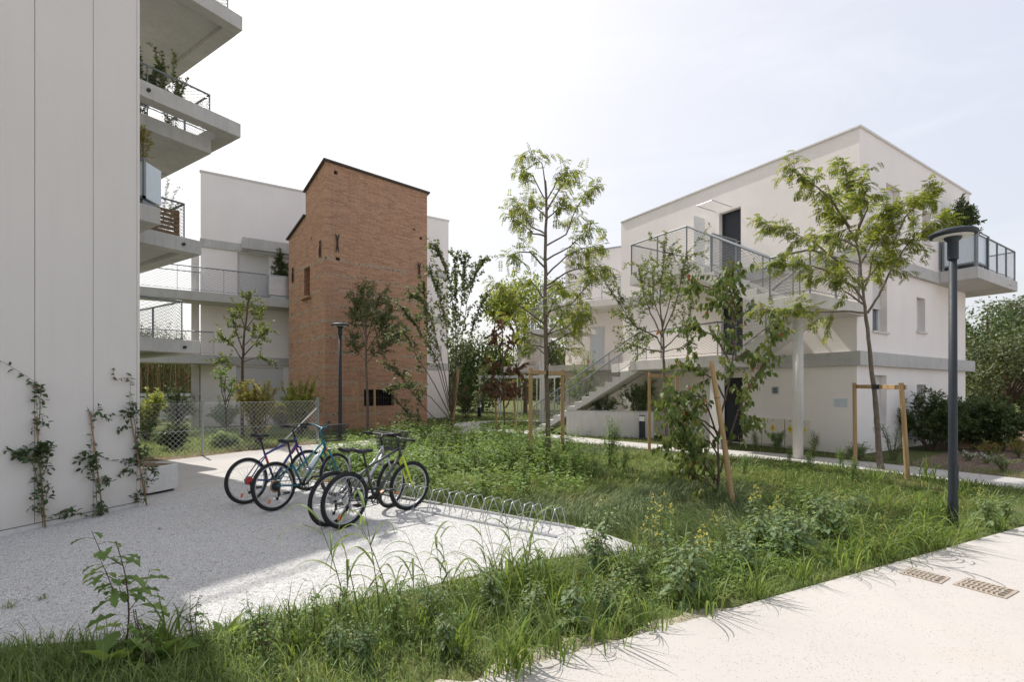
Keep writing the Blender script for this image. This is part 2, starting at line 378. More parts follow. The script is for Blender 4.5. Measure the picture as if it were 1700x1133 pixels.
# ---------------------------------------------------------------- camera, world, sun
cam=bpy.data.cameras.new('camera'); camo=bpy.data.objects.new('camera',cam); COL.objects.link(camo)
camo.location=(0,0,CH); camo.rotation_euler=(rad(90),0,0)
cam.sensor_width=36; cam.lens=36*F/1700; cam.shift_y=(HY-566.5)/1700; cam.clip_start=.05; cam.clip_end=2000
scene.camera=camo
SKY_GAIN=2.12
SUN_EL=rad(54); SUN_AZ=V((-.66,.75,0)).normalized()
sunv=V((SUN_AZ.x*math.cos(SUN_EL),SUN_AZ.y*math.cos(SUN_EL),math.sin(SUN_EL)))
w=bpy.data.worlds.new('World'); scene.world=w; w.use_nodes=True
nt=w.node_tree; nt.nodes.clear()
sky=nt.nodes.new('ShaderNodeTexSky'); sky.sky_type='NISHITA'; sky.sun_disc=False
sky.sun_elevation=SUN_EL; sky.sun_rotation=math.atan2(sunv.x,sunv.y); sky.dust_density=6.0; sky.air_density=1.0; sky.ozone_density=1.0
bg=nt.nodes.new('ShaderNodeBackground'); bg.inputs[1].default_value=.15
wo=nt.nodes.new('ShaderNodeOutputWorld'); hs=nt.nodes.new('ShaderNodeHueSaturation'); hs.inputs['Saturation'].default_value=1.25; hs.inputs['Hue'].default_value=.517; nt.links.new(sky.outputs[0],hs.inputs['Color']); gm=nt.nodes.new('ShaderNodeGamma'); gm.inputs[1].default_value=.24; nt.links.new(hs.outputs[0],gm.inputs[0])
ml=nt.nodes.new('ShaderNodeVectorMath'); ml.operation='SCALE'; ml.inputs['Scale'].default_value=SKY_GAIN; nt.links.new(gm.outputs[0],ml.inputs[0]); tc=nt.nodes.new('ShaderNodeTexCoord')
cn=N(nt,'TexNoise',{'Vector':N(nt,'Mapping',{'Vector':tc.outputs['Generated'],'Scale':(1.0,2.2,5.0),'Rotation':(0.3,0.5,.4)}).outputs[0],'Scale':2.2,'Detail':7,'Roughness':.6,'Distortion':.6}).outputs['Fac']
cf=mth(nt,'MULTIPLY',ramp(nt,cn,[(.47,(0,0,0)),(.75,(1,1,1))]),.15)
nt.links.new(mix(nt,cf,ml.outputs[0],(4.1,4.1,4.25)),bg.inputs[0]); nt.links.new(bg.outputs[0],wo.inputs[0])
sl=bpy.data.lights.new('sun','SUN'); so=bpy.data.objects.new('sun',sl); COL.objects.link(so)
sl.energy=2.4; sl.angle=rad(.6); sl.color=(1,.965,.91)
so.rotation_euler=sunv.to_track_quat('Z','Y').to_euler(); so.location=sunv*60
scene.view_settings.view_transform='Standard'; scene.view_settings.look='None'; scene.view_settings.exposure=1.10; scene.view_settings.gamma=1.0
scene.cycles.max_bounces=8; scene.cycles.diffuse_bounces=4; scene.cycles.glossy_bounces=3; scene.cycles.transmission_bounces=4; scene.cycles.transparent_max_bounces=6
# ---------------------------------------------------------------- ground sheets
def sheet(name,pts,z,mat):
    mb=MB(); mb.add([(p[0],p[1],z) for p in pts],[tuple(range(len(pts)))])
    o=mb.build(name,mat); o['kind']='structure'; return o
def in_poly(x,y,poly):
    x=np.asarray(x);y=np.asarray(y);r=np.zeros(x.shape,bool);n=len(poly);j=n-1
    for i in range(n):
        xi,yi=poly[i][0],poly[i][1];xj,yj=poly[j][0],poly[j][1]
        c=((yi>y)!=(yj>y))&(x<(xj-xi)*(y-yi)/((yj-yi)+1e-12)+xi); r^=c; j=i
    return r
def offset_path(cl,hw):
    L_,R_=[],[]
    for i,p in enumerate(cl):
        a=V(cl[max(i-1,0)]).to_2d() if False else V((cl[max(i-1,0)][0],cl[max(i-1,0)][1])); b=V((cl[min(i+1,len(cl)-1)][0],cl[min(i+1,len(cl)-1)][1]))
        t=(b-a).normalized(); n=V((-t.y,t.x))
        L_.append((p[0]+n.x*hw,p[1]+n.y*hw)); R_.append((p[0]-n.x*hw,p[1]-n.y*hw))
    return L_,R_
def smooth_poly(pts,k=6):
    out=[];n=len(pts)
    for i in range(n-1):
        p0=pts[max(i-1,0)];p1=pts[i];p2=pts[i+1];p3=pts[min(i+2,n-1)]
        for q in range(k):
            t=q/k
            out.append(tuple(.5*((2*p1[d])+(-p0[d]+p2[d])*t+(2*p0[d]-5*p1[d]+4*p2[d]-p3[d])*t*t+(-p0[d]+3*p1[d]-3*p2[d]+p3[d])*t**3) for d in range(2)))
    out.append(tuple(pts[-1])); return out
sheet('ground',[(-300,-60),(300,-60),(300,600),(-300,600)],-.013,M['turf'])
# foreground path: near side of the line Y = 2.88 + .49 X
foreground_path=[(-14,-3.98),(-6,-.06),(0,2.88),(6,5.82),(12,8.76),(30,17.6),(60,10),(60,-40),(-40,-40),(-40,-16.7)]  # stretched far behind the camera, unseen, to bounce light onto the shaded walls
sheet('foreground_path',foreground_path,.004,M['paving'])
rackA=(-4.75,9.35); rackB=(1.0,5.42)
gravel_poly=[(-6.6,3.2),(-3.4,3.15),(-2.24,3.28),(-1.6,3.68),(-.76,4.1),(.3,4.77),(.9,5.0),(1.42,5.06),(1.25,5.35),(.95,5.8),(-1.7,7.42),(-3.4,8.7),(-4.55,9.75),(-4.9,9.6),(-5.12,8.73),(-5.54,7.40),(-5.55,6.9),(-7.4,1.0)]
sheet('gravel_court',gravel_poly,0.0,M['gravel'])
path_cl=smooth_poly([(-6.9,8.6),(-6.2,11.2),(-5.35,13.7),(-4.2,15.9),(-2.9,18.2),(-1.2,19.9),(.3,19.3),(1.4,17.4),(2.8,15.6),(4.9,13.6),(6.4,12.35),(7.45,11.2),(8.9,8.9),(10.3,6.6),(11.2,5.2)],6)
PL,PR=offset_path(path_cl,.68)
apron=[(-4.95,8.7),(-5.40,7.30),(-5.55,6.9),(-8.2,7.6),(-9.0,10.2),(-7.75,12.2),(-6.6,14.4),(-5.8,15.1),(-5.0,13.2),(-4.7,10.5)]
sheet('paved_apron',apron,-.004,M['path'])
mbp=MB()
for i in range(len(path_cl)-1):
    mbp.add([(PL[i][0],PL[i][1],-.0005),(PR[i][0],PR[i][1],-.0005),(PR[i+1][0],PR[i+1][1],-.0005),(PL[i+1][0],PL[i+1][1],-.0005)],[(0,1,2,3)])
pb=smooth_poly([(-1.2,20.2),(-2.2,22.5),(-1.5,25.2),(1.5,26.0),(6,25)],5); bl,br_=offset_path(pb,.7)
o=mbp.build('garden_path',M['path']); o['kind']='structure'
mbp=MB()
for i in range(len(pb)-1):
    mbp.add([(bl[i][0],bl[i][1],.003),(br_[i][0],br_[i][1],.003),(br_[i+1][0],br_[i+1][1],.003),(bl[i+1][0],bl[i+1][1],.003)],[(0,1,2,3)])
o=mbp.build('side_path',M['path']); o['kind']='structure'
sheet('mulch_bed',[(8.6,10.9),(10.9,7.2),(30,19),(30,30),(16.5,16.5)],-.012,M['mulch'])
sheet('leaf_litter_strip',[(-9.6,9.6),(-9.0,10.25),(-7.75,12.25),(-6.65,14.4),(-6.0,15.3),(-6.9,16.0),(-8.6,13.2),(-10.6,10.4)],-.008,M['litter'])
sheet('sandy_patch',[(-11.5,11.5),(-9.2,13.0),(-10.0,15.2),(-14,15.6)],-.014,M['path'])
PATH_D=[V(p) for p in path_cl]
def dist_path(x,y,cl=None):
    cl=np.array(cl if cl is not None else path_cl); d=np.full(np.shape(x),1e9)
    for i in range(len(cl)-1):
        a=cl[i];b=cl[i+1];ab=b-a;L2=(ab**2).sum()+1e-9
        t=np.clip(((x-a[0])*ab[0]+(y-a[1])*ab[1])/L2,0,1)
        d=np.minimum(d,np.hypot(x-(a[0]+t*ab[0]),y-(a[1]+t*ab[1])))
    return d
# sandy soil between the thin grass along the foreground path
rng=random.Random(5)
mb=MB(); tdir=V((1,.49,0)).normalized(); nd=V((-tdir.y,tdir.x,0)); n_=60; pts=[]
for i in range(n_+1):
    a=-3.0+5.2*i/n_; pts.append(V((0,2.88,0))+tdir*a+nd*(.13+.07*math.sin(a*5.1)+.05*math.sin(a*11.7+1)+rng.uniform(-.03,.03))*min(1,(n_-i)/12))
low=[V((0,2.88,0))+tdir*(-3.0+5.2*i/n_)-nd*.02 for i in range(n_+1)]
for i in range(n_): mb.add([(low[i].x,low[i].y,-.009),(low[i+1].x,low[i+1].y,-.009),(pts[i+1].x,pts[i+1].y,-.009),(pts[i].x,pts[i].y,-.009)],[(0,1,2,3)])
o=mb.build('sandy_edge',M['sand']); o['kind']='structure'
# ---------------------------------------------------------------- building helpers
def wall_open(mb,fm,a0,a1,z0,z1,ops,dep):
    """wall face in (a,z) with openings; fm(a,z,d) -> point, d = depth inward"""
    xs=sorted({a0,a1,*[v for o in ops for v in o[:2]]}); zs=sorted({z0,z1,*[v for o in ops for v in o[2:4]]})
    for i in range(len(xs)-1):
        for j in range(len(zs)-1):
            ca=(xs[i]+xs[i+1])/2; cz=(zs[j]+zs[j+1])/2
            if any(o[0]<ca<o[1] and o[2]<cz<o[3] for o in ops): continue
            mb.quad(fm(xs[i],zs[j],0),fm(xs[i+1],zs[j],0),fm(xs[i+1],zs[j+1],0),fm(xs[i],zs[j+1],0))
    for (p,q,r,s) in [o[:4] for o in ops]:
        mb.quad(fm(p,r,0),fm(q,r,0),fm(q,r,dep),fm(p,r,dep)); mb.quad(fm(p,s,0),fm(q,s,0),fm(q,s,dep),fm(p,s,dep))
        mb.quad(fm(p,r,0),fm(p,s,0),fm(p,s,dep),fm(p,r,dep)); mb.quad(fm(q,r,0),fm(q,s,0),fm(q,s,dep),fm(q,r,dep))
def boxm(mb,fm,a0,a1,z0,z1,d0,d1):
    c=[fm(a,z,d) for d in (d0,d1) for (a,z) in ((a0,z0),(a1,z0),(a1,z1),(a0,z1))]
    mb.add(c,[(0,1,2,3),(7,6,5,4),(0,4,5,1),(1,5,6,2),(2,6,7,3),(3,7,4,0)])
def window(par,fm,o,dep,pane='glass',sill=True,shutter=0.0):
    a0,a1,z0,z1=o[:4]; mb=MB(); t=.055; d0=dep-.07; d1=dep-.01
    boxm(mb,fm,a0,a0+t,z0,z1,d0,d1); boxm(mb,fm,a1-t,a1,z0,z1,d0,d1)
    boxm(mb,fm,a0+t,a1-t,z0,z0+t,d0,d1); boxm(mb,fm,a0+t,a1-t,z1-t,z1,d0,d1)
    if a1-a0>.75: boxm(mb,fm,(a0+a1)/2-.03,(a0+a1)/2+.03,z0+t,z1-t,d0,d1)
    w=mb.build('window',M['white'],par)
    mb=MB(); boxm(mb,fm,a0+.004,a1-.004,z0+.004,z1-.004,dep-.03,dep-.02); mb.build('pane',M[pane],w)
    if shutter>0:
        mb=MB(); zb=z1-(z1-z0)*shutter; n=int((z1-zb)/.05)
        for k in range(n): boxm(mb,fm,a0+.01,a1-.01,zb+k*.05,zb+k*.05+.044,dep-.11,dep-.085)
        mb.build('roller_shutter',M['shutter'],w)
    if sill:
        mb=MB(); boxm(mb,fm,a0-.04,a1+.04,z0-.05,z0+.004,-.06,dep-.02); mb.build('sill',M['concrete_light'],w)
    return w
def net_lines(mb,fm,W,H,cw=.10,ch=.055,r=.0024,n=3):
    """diamond net in (a,b): wires with slope +-ch/cw"""
    sl=ch/cw
    for s in (1,-1):
        c=-(H/sl) if s>0 else 0.0
        end=W if s>0 else W+H/sl
        while c<end:
            # b = s*sl*(a-c)
            if s>0: aA,aB=c,c+H/sl
            else: aA,aB=c-H/sl,c
            lo=max(aA,0.0);hi=min(aB,W)
            if hi-lo>.01:
                pa=fm(lo,s*sl*(lo-c) if s>0 else -sl*(lo-c)); pb_=fm(hi,s*sl*(hi-c) if s>0 else -sl*(hi-c))
                mb.tube([pa,pb_],r,n,False)
            c+=cw
def railing(par,path,h=1.0,step=1.15,r=.025,cw=.15,ch=.082,net=True,wr=.0034,mat='rail',foot=.07,rail_post=True):
    path=[V(p) for p in path]; mb=MB(); nb=MB()
    up=V((0,0,h))
    for i in range(len(path)-1):
        a,b=path[i],path[i+1]; L_=(b-a).length
        n=max(1,round(L_/step))
        for k in range(n+1):
            if k==0 and i>0: continue
            p=a.lerp(b,k/n); d=(b-a).normalized(); d=V((d.x,d.y,0)).normalized()
            mb.bar(p-V((0,0,.12)),p+up,.045,.014,up=d)
        mb.tube([a+up,b+up],r,8); mb.bar(a+V((0,0,foot)),b+V((0,0,foot)),.03,.012)
        if net:
            f=lambda u,v_,a=a,b=b,L_=L_: a.lerp(b,u/L_)+V((0,0,foot+v_))
            net_lines(nb,f,L_,h-foot-.02,cw,ch,wr)
    o=mb.build('railing',M[mat],par)
    if net: nb.build('wire_net',M['net'],o)
    return o
# ================================================================ building B (right)
OB=V((8.76,12.3,0)); AB=math.atan2(.532,.847)
uB=V((math.cos(AB),math.sin(AB),0)); vB=V((-math.sin(AB),math.cos(AB),0))
def LB(p): p=V(p)-OB; return V((p.dot(uB),p.dot(vB),p.z))
def WB(x,y,z=0): return OB+uB*x+vB*y+V((0,0,z))
WX,WY,HT=7.98,8.33,8.3
bB=thing('apartment_building','pale three storey block with outside stairs up its side and a corner balcony','building',OB,AB)
ins=.10
lf=lambda a,z,d: V((ins+d,a,z)); rf=lambda a,z,d: V((a,ins+d,z))
lft=lambda a,z,d: V((d,a,z)); rft=lambda a,z,d: V((a,d,z))
mb=MB()
doorT=(3.22,3.97,5.3,7.33); doorM=(3.22,3.97,2.65,4.72); doorG=(3.22,3.97,0.02,2.05)
wl=[(.98,1.86,3.23,4.67),(3.86,4.5,3.40,4.42),(1.05,1.83,.68,2.06),(3.86,4.5,.80,1.82)]
wt=[(1.53,2.42,5.85,7.25),(3.95,4.59,6.03,7.03),(6.35,6.95,6.03,7.03)]
wall_open(mb,lf,ins,WY,0,5.0,[doorM,doorG],.22)
wall_open(mb,rf,ins,WX-.03,0,5.0,wl,.26)
wall_open(mb,lft,0,WY,5.28,HT,[doorT],.25)
wall_open(mb,rft,0,WX,5.28,HT,wt,.26)
mb.quad((WX-.03,ins,0),(WX-.03,WY,0),(WX-.03,WY,5),(WX-.03,ins,5)); mb.quad((WX,0,5.28),(WX,WY,5.28),(WX,WY,HT),(WX,0,HT))
mb.quad((ins,WY,0),(WX,WY,0),(WX,WY,5.0),(ins,WY,5)); mb.quad((0,WY,5.28),(WX,WY,5.28),(WX,WY,HT),(0,WY,HT))
mb.quad((0,0,HT-.02),(WX,0,HT-.02),(WX,WY,HT-.02),(0,WY,HT-.02))
mb.build('wall',M['render'],bB)
mb=MB()
mb.box(-.045,WX+.04,-.045,.2,HT-.01,HT+.045); mb.box(-.045,.2,.2,WY,HT-.01,HT+.045); mb.box(WX-.2,WX+.04,.2,WY,HT-.01,HT+.045); mb.box(.2,WX-.2,WY-.2,WY,HT-.01,HT+.045)
mb.build('coping',M['shutter'],bB,bevel=.006)
for (z0,z1,xr) in ((2.29,2.65,WX+.45),(4.95,5.283,WX-.02)):
    mb=MB(); mb.prism([(-.025,-.03),(xr,-.03),(xr,.5),(.4,.5),(.4,WY+.0),(-.025,WY+.0)],z0,z1)
    mb.build('floor_band',M['concrete'],bB,bevel=.008)
for o_ in wl: window(bB,rf,o_,.26,shutter=.0 if o_[1]-o_[0]<.7 else .55)
for o_ in wt: window(bB,rft,o_,.26,shutter=.0 if o_[1]-o_[0]<.7 else .35)
for (o_,fm,dp) in ((doorT,lft,.25),(doorM,lf,.22),(doorG,lf,.22)):
    mb=MB(); boxm(mb,fm,o_[0]+.05,o_[1]-.05,o_[2]+.01,o_[3]-.05,dp-.06,dp-.012)
    d=mb.build('door',M['door'],bB,bevel=.004)
    mb=MB(); t=.05
    boxm(mb,fm,o_[0]+.002,o_[0]+t,o_[2],o_[3]-.002,dp-.09,dp-.005); boxm(mb,fm,o_[1]-t,o_[1]-.002,o_[2],o_[3]-.002,dp-.09,dp-.005); boxm(mb,fm,o_[0]+t,o_[1]-t,o_[3]-t,o_[3]-.002,dp-.09,dp-.005)
    mb.build('frame',M['dark'],d)
    mb=MB(); hz=o_[2]+1.0; p0=fm(o_[0]+.12,hz,dp-.06); p1=fm(o_[0]+.12,hz,dp-.12); p2=fm(o_[0]+.25,hz,dp-.12)
    mb.tube([p0,p1,p2],.011,8); mb.build('handle',M['chrome'],d,smooth=True)
# wall light, awning, screen
mb=MB(); mb.lathe([(.135,0),(.135,.04),(.12,.07),(.07,.085),(.0,.088)],n=28); o=mb.build('wall_light',M['light'],bB,smooth=False); o.location=(0,4.8,7.18); o.rotation_euler=(0,rad(-90),0)
mb=MB(); mb.box(-.95,-.01,3.55,4.10,7.424,7.428); aw=mb.build('glass_awning',M['clear'],bB)
mb=MB()
for y in (3.55,4.10): mb.tube([(-.0,y,7.42),(-.95,y,7.43)],.011,6)
mb.tube([(-.95,3.55,7.43),(-.95,4.10,7.43)],.007,6); mb.build('tie_rod',M['galv'],aw)
mb=MB(); mb.box(-.60,-.05,4.46,4.50,5.32,7.30); mb.build('screen_panel',M['white'],bB,bevel=.004)
# meter cabinets with warning diamonds, intercom, plaque
for (a,b,dia) in ((1.20,1.58,True),(1.60,1.90,True),(1.92,2.58,True),(2.60,2.94,False)):
    mb=MB(); boxm(mb,lf,a,b,.06,.83,-.05,.0); c=mb.build('meter_cabinet',M['cream'],bB,bevel=.006)
    mb=MB(); boxm(mb,lf,a+.03,b-.03,.33,.80,-.056,-.049); boxm(mb,lf,a+.03,b-.03,.09,.31,-.056,-.049); mb.build('cabinet_door',M['cream'],c,bevel=.003)
    if dia:
        m_=(a+b)/2; mb=MB(); mb.add([lf(m_-.075,.55,-.0585),lf(m_,.43,-.0585),lf(m_+.075,.55,-.0585),lf(m_,.67,-.0585)],[(0,1,2,3)]); mb.build('warning_sticker',M['yellow'],c)
        mb=MB(); mb.add([lf(m_+.012,.605,-.0605),lf(m_-.02,.545,-.0605),lf(m_-.002,.55,-.0605),lf(m_-.012,.49,-.0605),lf(m_+.02,.558,-.0605),lf(m_+.003,.555,-.0605)],[(0,1,2,3,4,5)]); mb.build('lightning_mark',M['void'],c)
    mb=MB(); boxm(mb,lf,(a+b)/2-.02,(a+b)/2+.02,.765,.785,-.064,-.055); mb.build('latch',M['dark'],c)
mb=MB(); boxm(mb,lf,2.10,2.29,1.55,1.75,-.03,.0); c=mb.build('intercom',M['galv'],bB,bevel=.005)
mb=MB()
for k in range(3): boxm(mb,lf,2.135,2.255,1.59+k*.05,1.615+k*.05,-.034,-.029)
mb.build('intercom_grille',M['dark'],c)
mb=MB(); boxm(mb,lf,.31,.63,1.22,1.44,-.012,.0); c=mb.build('wall_plaque',M['frost'],bB,bevel=.003)
mb=MB(); r_=random.Random(2)
for k in range(5):
    a=.345
    while a<.58:
        w_=r_.uniform(.015,.05); boxm(mb,lf,a,a+w_,1.25+k*.037,1.262+k*.037,-.0145,-.0115); a+=w_+r_.uniform(.01,.05)
mb.build('plaque_lettering',M['concrete'],c)
# corner balcony on the far end of the right face
mb=MB(); mb.prism([(5.2,-.92),(9.1,-.92),(9.1,1.6),(WX+.02,1.6),(WX+.02,-.034),(5.2,-.034)],4.96,5.30); bal=mb.build('balcony_slab',M['concrete'],bB,bevel=.008)
mb=MB(); mb.bar((8.2,-.93,5.1),(8.45,-.93,5.1),.02,.03); mb.build('overflow_spout',M['galv'],bal)
railing(bB,[(6.25,-.86,5.30),(9.04,-.86,5.30),(9.04,1.5,5.30)],h=1.0,step=.95)
mb=MB(); mb.bar((5.24,-.03,5.38),(5.24,-.03,6.32),.05,.02,up=(0,1,0)); mb.bar((5.24,-.9,5.26),(5.24,-.9,6.32),.05,.02,up=(0,1,0)); mb.bar((6.22,-.9,5.26),(6.22,-.9,6.32),.05,.02)
mb.tube([(5.24,-.03,6.32),(5.24,-.9,6.32),(6.25,-.9,6.32),(6.25,-.86,6.30)],.02,8); mb.build('railing',M['rail'],bB)
pl=thing('balcony_planter','tall planter with frosted side panels at the end of the upper balcony','planter',WB(5.3,-.85,5.30),AB)
mb=MB(); mb.box(0,.9,0,.78,.16,.98); mb.build('planter_panel',M['frost'],pl,bevel=.01)
mb=MB()
for (x,y) in ((0.02,.02),(.88,.02),(.88,.76),(.02,.76)): mb.box(x-.03,x+.03,y-.03,y+.03,0,1.0)
mb.box(-.012,.912,-.012,.792,.12,.17); mb.box(-.012,.912,-.012,.05,.96,1.0); mb.box(-.012,.05,.05,.792,.96,1.0); mb.build('planter_frame',M['rail'],pl)
mb=MB(); mb.box(.05,.86,.05,.74,.9,.975); mb.build('potting_soil',M['soil'],pl)
# ================================================================ external staircase of B
st=thing('external_staircase','concrete outside stairs with grey net railings climbing to the upper door','staircase',OB,AB)
mb=MB(); mb.prism([(-2.53,3.26),(-.03,3.26),(-.03,5.40),(-2.53,5.40)],4.98,5.30); mb.build('upper_landing',M['concrete_light'],st,bevel=.008)
def flight(p0,dirv,width,n,rise,tread,z0,thick=.17,name='flight',par=st,mat='concrete_light'):
    """sawtooth flight from p0 (bottom, 2D local) along dirv; width vector to the far side"""
    d=V((dirv[0],dirv[1],0)).normalized(); wv=V((width[0],width[1],0)); prof=[]
    a=0.0;z=z0
    for k in range(n):
        prof.append((a,z)); z+=rise; prof.append((a,z)); a+=tread
    end=a
    prof.append((end-tread+.001+tread*0+.0,z)) if False else None
    prof.append((end,z)) if False else None
    top=prof[-1]
    low=[(top[0]+.02,top[1]),(top[0]+.02,top[1]-rise-thick*1.1),(0.25*1.0,z0-.0 if z0<.2 else z0-thick*.2)]
    if z0>=.2: low[-1]=(0.0,z0-thick*1.4)
    poly=prof+low
    pts=[V((p0[0],p0[1],0))+d*q[0]+V((0,0,q[1])) for q in poly]
    m=MB(); m.extrude(pts,wv); return m.build(name,M[mat],par,bevel=.005)
# upper flight (outer side), from half landing y=.87 z=3.83 up to y=3.26 z=5.3
flight((-2.53,.87),(0,1),(1.2,0),9,(5.30-3.83)/9,2.39/8.0-.001,3.83)
mb=MB(); mb.prism([(-2.53,-.09),(ins+.1,-.09),(ins+.1,.868),(-2.53,.868)],3.53,3.83); mb.build('half_landing',M['concrete_light'],st,bevel=.008)
# inner flight down to the first floor gallery
flight((-.1,2.62),(0,-1),(-1.08,0),7,(3.83-2.65)/7,.28,2.65)
mb=MB(); mb.prism([(-1.65,2.62),(-.03,2.62),(-.03,8.3),(-.55,8.3),(-1.65,6.2)],2.33,2.652); mb.build('gallery_slab',M['concrete_light'],st,bevel=.008)
# lower flight, turned away from the facade
fb=LB((.80,18.75,0)); ft=LB((4.25,16.62,0)); dd=(ft-fb).normalized(); nn=V((-dd.y,dd.x,0))
if nn.x<0: nn=-nn
runL=(ft-fb).length
flight((fb.x,fb.y),(dd.x,dd.y),(nn.x*1.15,nn.y*1.15),15,2.65/15,runL/14,0.0)
e=ft+nn*1.15
mb=MB(); mb.prism([(ft.x,ft.y),(-1.651,3.2),(-1.651,6.1),(e.x,e.y)],2.34,2.648); mb.build('gallery_slab',M['concrete_light'],st,bevel=.008)
mb=MB(); mb.lathe([(.115,-.05),(.115,3.55)],c=(-1.82,.56,0),n=28); o=mb.build('round_column',M['concrete_light'],st); o.data.polygons.foreach_set('use_smooth',[len(p.vertices)==4 for p in o.data.polygons])
mb=MB(); mb.box(-1.75,-1.5,2.75,3.05,0,2.34); mb.build('gallery_column',M['concrete_light'],st,bevel=.01)
# wall lamp strip glow line is real light in the photo only as sun; leave out
railing(st,[(-2.49,5.36,5.30),(-2.49,3.26,5.30),(-2.49,.87,3.85),(-2.49,-.05,3.83),(-.15,-.05,3.83)],h=.98,step=1.05)
railing(st,[(-1.36,3.30,5.30),(-1.36,.92,3.85)],h=.95,step=1.1)
railing(st,[(-2.49,5.36,5.30),(-.1,5.36,5.30)],h=.98,step=1.2)
railing(st,[(-1.30,3.30,5.30),(-.1,3.30,5.30)],h=.98,step=1.2)
railing(st,[(-1.20,.84,3.83),(-1.20,2.60,2.68)],h=.95,step=.9)
railing(st,[(-1.20,2.64,2.65),(-1.6,2.9,2.65),(ft.x+.03,ft.y,2.65),(fb.x+.05,fb.y,.08)],h=.95,step=1.15)
f2=fb+nn*1.12; t2=ft+nn*1.12
railing(st,[(t2.x,t2.y,2.65),(f2.x,f2.y,.08)],h=.95,step=1.15)
# low planter wall under the lower flight
A_=V((2.0,17.95,0)); B_=V((4.85,16.72,0)); wdir=(B_-A_).normalized(); wn=V((-wdir.y,wdir.x,0))
lw=thing('low_planter_wall','low bare concrete planter wall under the lower stair flight, oleanders behind','wall',A_)
mb=MB(); q=[V((0,0,0)),B_-A_,B_-A_+wn*.2,wn*.2]; mb.prism([(p.x,p.y) for p in q],-.03,.90); mb.build('wall_body',M['concrete_light'],lw,bevel=.006)
mb=MB(); q=[-wdir*.01-wn*.015,B_-A_+wdir*.01-wn*.015,B_-A_+wn*.215+wdir*.01,wn*.215-wdir*.01]; mb.prism([(p.x,p.y) for p in q],.90,.925); mb.build('wall_coping',M['concrete'],lw)
# ================================================================ building D, behind B on its left
OD=V((2.9,26.5,0)); AD=math.atan2(-.49,.87)
bD=thing('apartment_building','far pale block in the gap behind the stairs with open galleries','building',OD,AD)
df=lambda a,z,d: V((a,d,z))
mb=MB(); opsd=[(1.4,2.2,2.95,5.0),(.9,1.7,.3,2.3),(2.9,3.5,6.3,7.4)]
wall_open(mb,df,0,9,0,9.0,opsd,.2)
mb.quad((0,0,0),(0,8,0),(0,8,9.0),(0,0,9.0)); mb.quad((0,0,8.95),(9,0,8.95),(9,8,8.95),(0,8,8.95)); mb.build('wall',M['render_pale'],bD)
mb=MB(); mb.box(-.04,9,-.04,.2,8.99,9.05); mb.box(-.04,.2,.2,8,8.99,9.05); mb.build('coping',M['galv'],bD)
for z in (2.6,5.75): mb=MB(); mb.box(-.03,9,-.03,.1,z,z+.35); mb.build('floor_band',M['concrete_light'],bD)
for o_ in opsd: window(bD,df,o_,.2,pane='frost',sill=False)
mb=MB(); mb.prism([(-.6,-2.0),(6,-2.0),(6,-.04),(-.6,-.04)],5.70,6.02); mb.build('gallery_slab',M['concrete_light'],bD,bevel=.01)
railing(bD,[(-.55,-.05,6.02),(-.55,-1.95,6.02),(6,-1.95,6.02)],h=1.0,cw=.14,ch=.08,wr=.0042)
mb=MB(); mb.prism([(-.6,-3.6),(0,-4.1),(2.6,-4.1),(2.6,-2.4),(-.6,-2.4)],4.25,4.50); mb.build('half_landing',M['concrete_light'],bD,bevel=.01)
railing(bD,[(-.55,-2.5,4.5),(-.55,-3.55,4.5),(0,-4.05,4.5),(2.55,-4.05,4.5)],h=1.0,cw=.14,ch=.08,wr=.0042)
mb=MB(); mb.lathe([(.12,0),(.12,4.25)],c=(.3,-3.5,0),n=20); mb.build('round_column',M['concrete_light'],bD,smooth=False)
flight((-2.2,-1.25),(.76,-.65),(.65,.76),9,1.6/9,.236,2.9,par=bD)
railing(bD,[(-2.2,-1.28,2.9),(-.62,-2.63,4.45)],h=.95,cw=.14,ch=.08,wr=.0042)
mb=MB(); mb.box(-2.6,6,-2.2,-.04,2.60,2.9); mb.build('gallery_slab',M['concrete_light'],bD,bevel=.01)
railing(bD,[(-2.55,-.1,2.9),(-2.55,-1.2,2.9)],h=1.0,cw=.14,ch=.08,wr=.0042)
# pergola between the blocks
pg=thing('pergola','slender grey steel pergola on the lawn beyond the red-leaved tree','pergola',(-2.0,30,0),rad(5))
mb=MB()
mb.box(0,5.2,-.05,.05,2.45,2.55); mb.box(0,5.2,2.45,2.55,2.45,2.55)
for k in range(12): mb.box(.2+k*.43,.26+k*.43,-.15,2.65,2.551,2.60)
mb.build('pergola_roof',M['galv'],pg)
for x in (.05,1.3,2.6,3.9,5.1):
    for y in (0,2.5):
        mb=MB(); mb.box(x-.04,x+.04,y-.04,y+.04,0,2.45); mb.build('post',M['galv'],pg)
# ================================================================ brick tower
OT=V((-7.35,19.2,0)); AT=math.atan2(.677,.735)
tw=thing('brick_tower','old square brick tower with iron wall anchors and a sloping tile edge','tower',OT,AT)
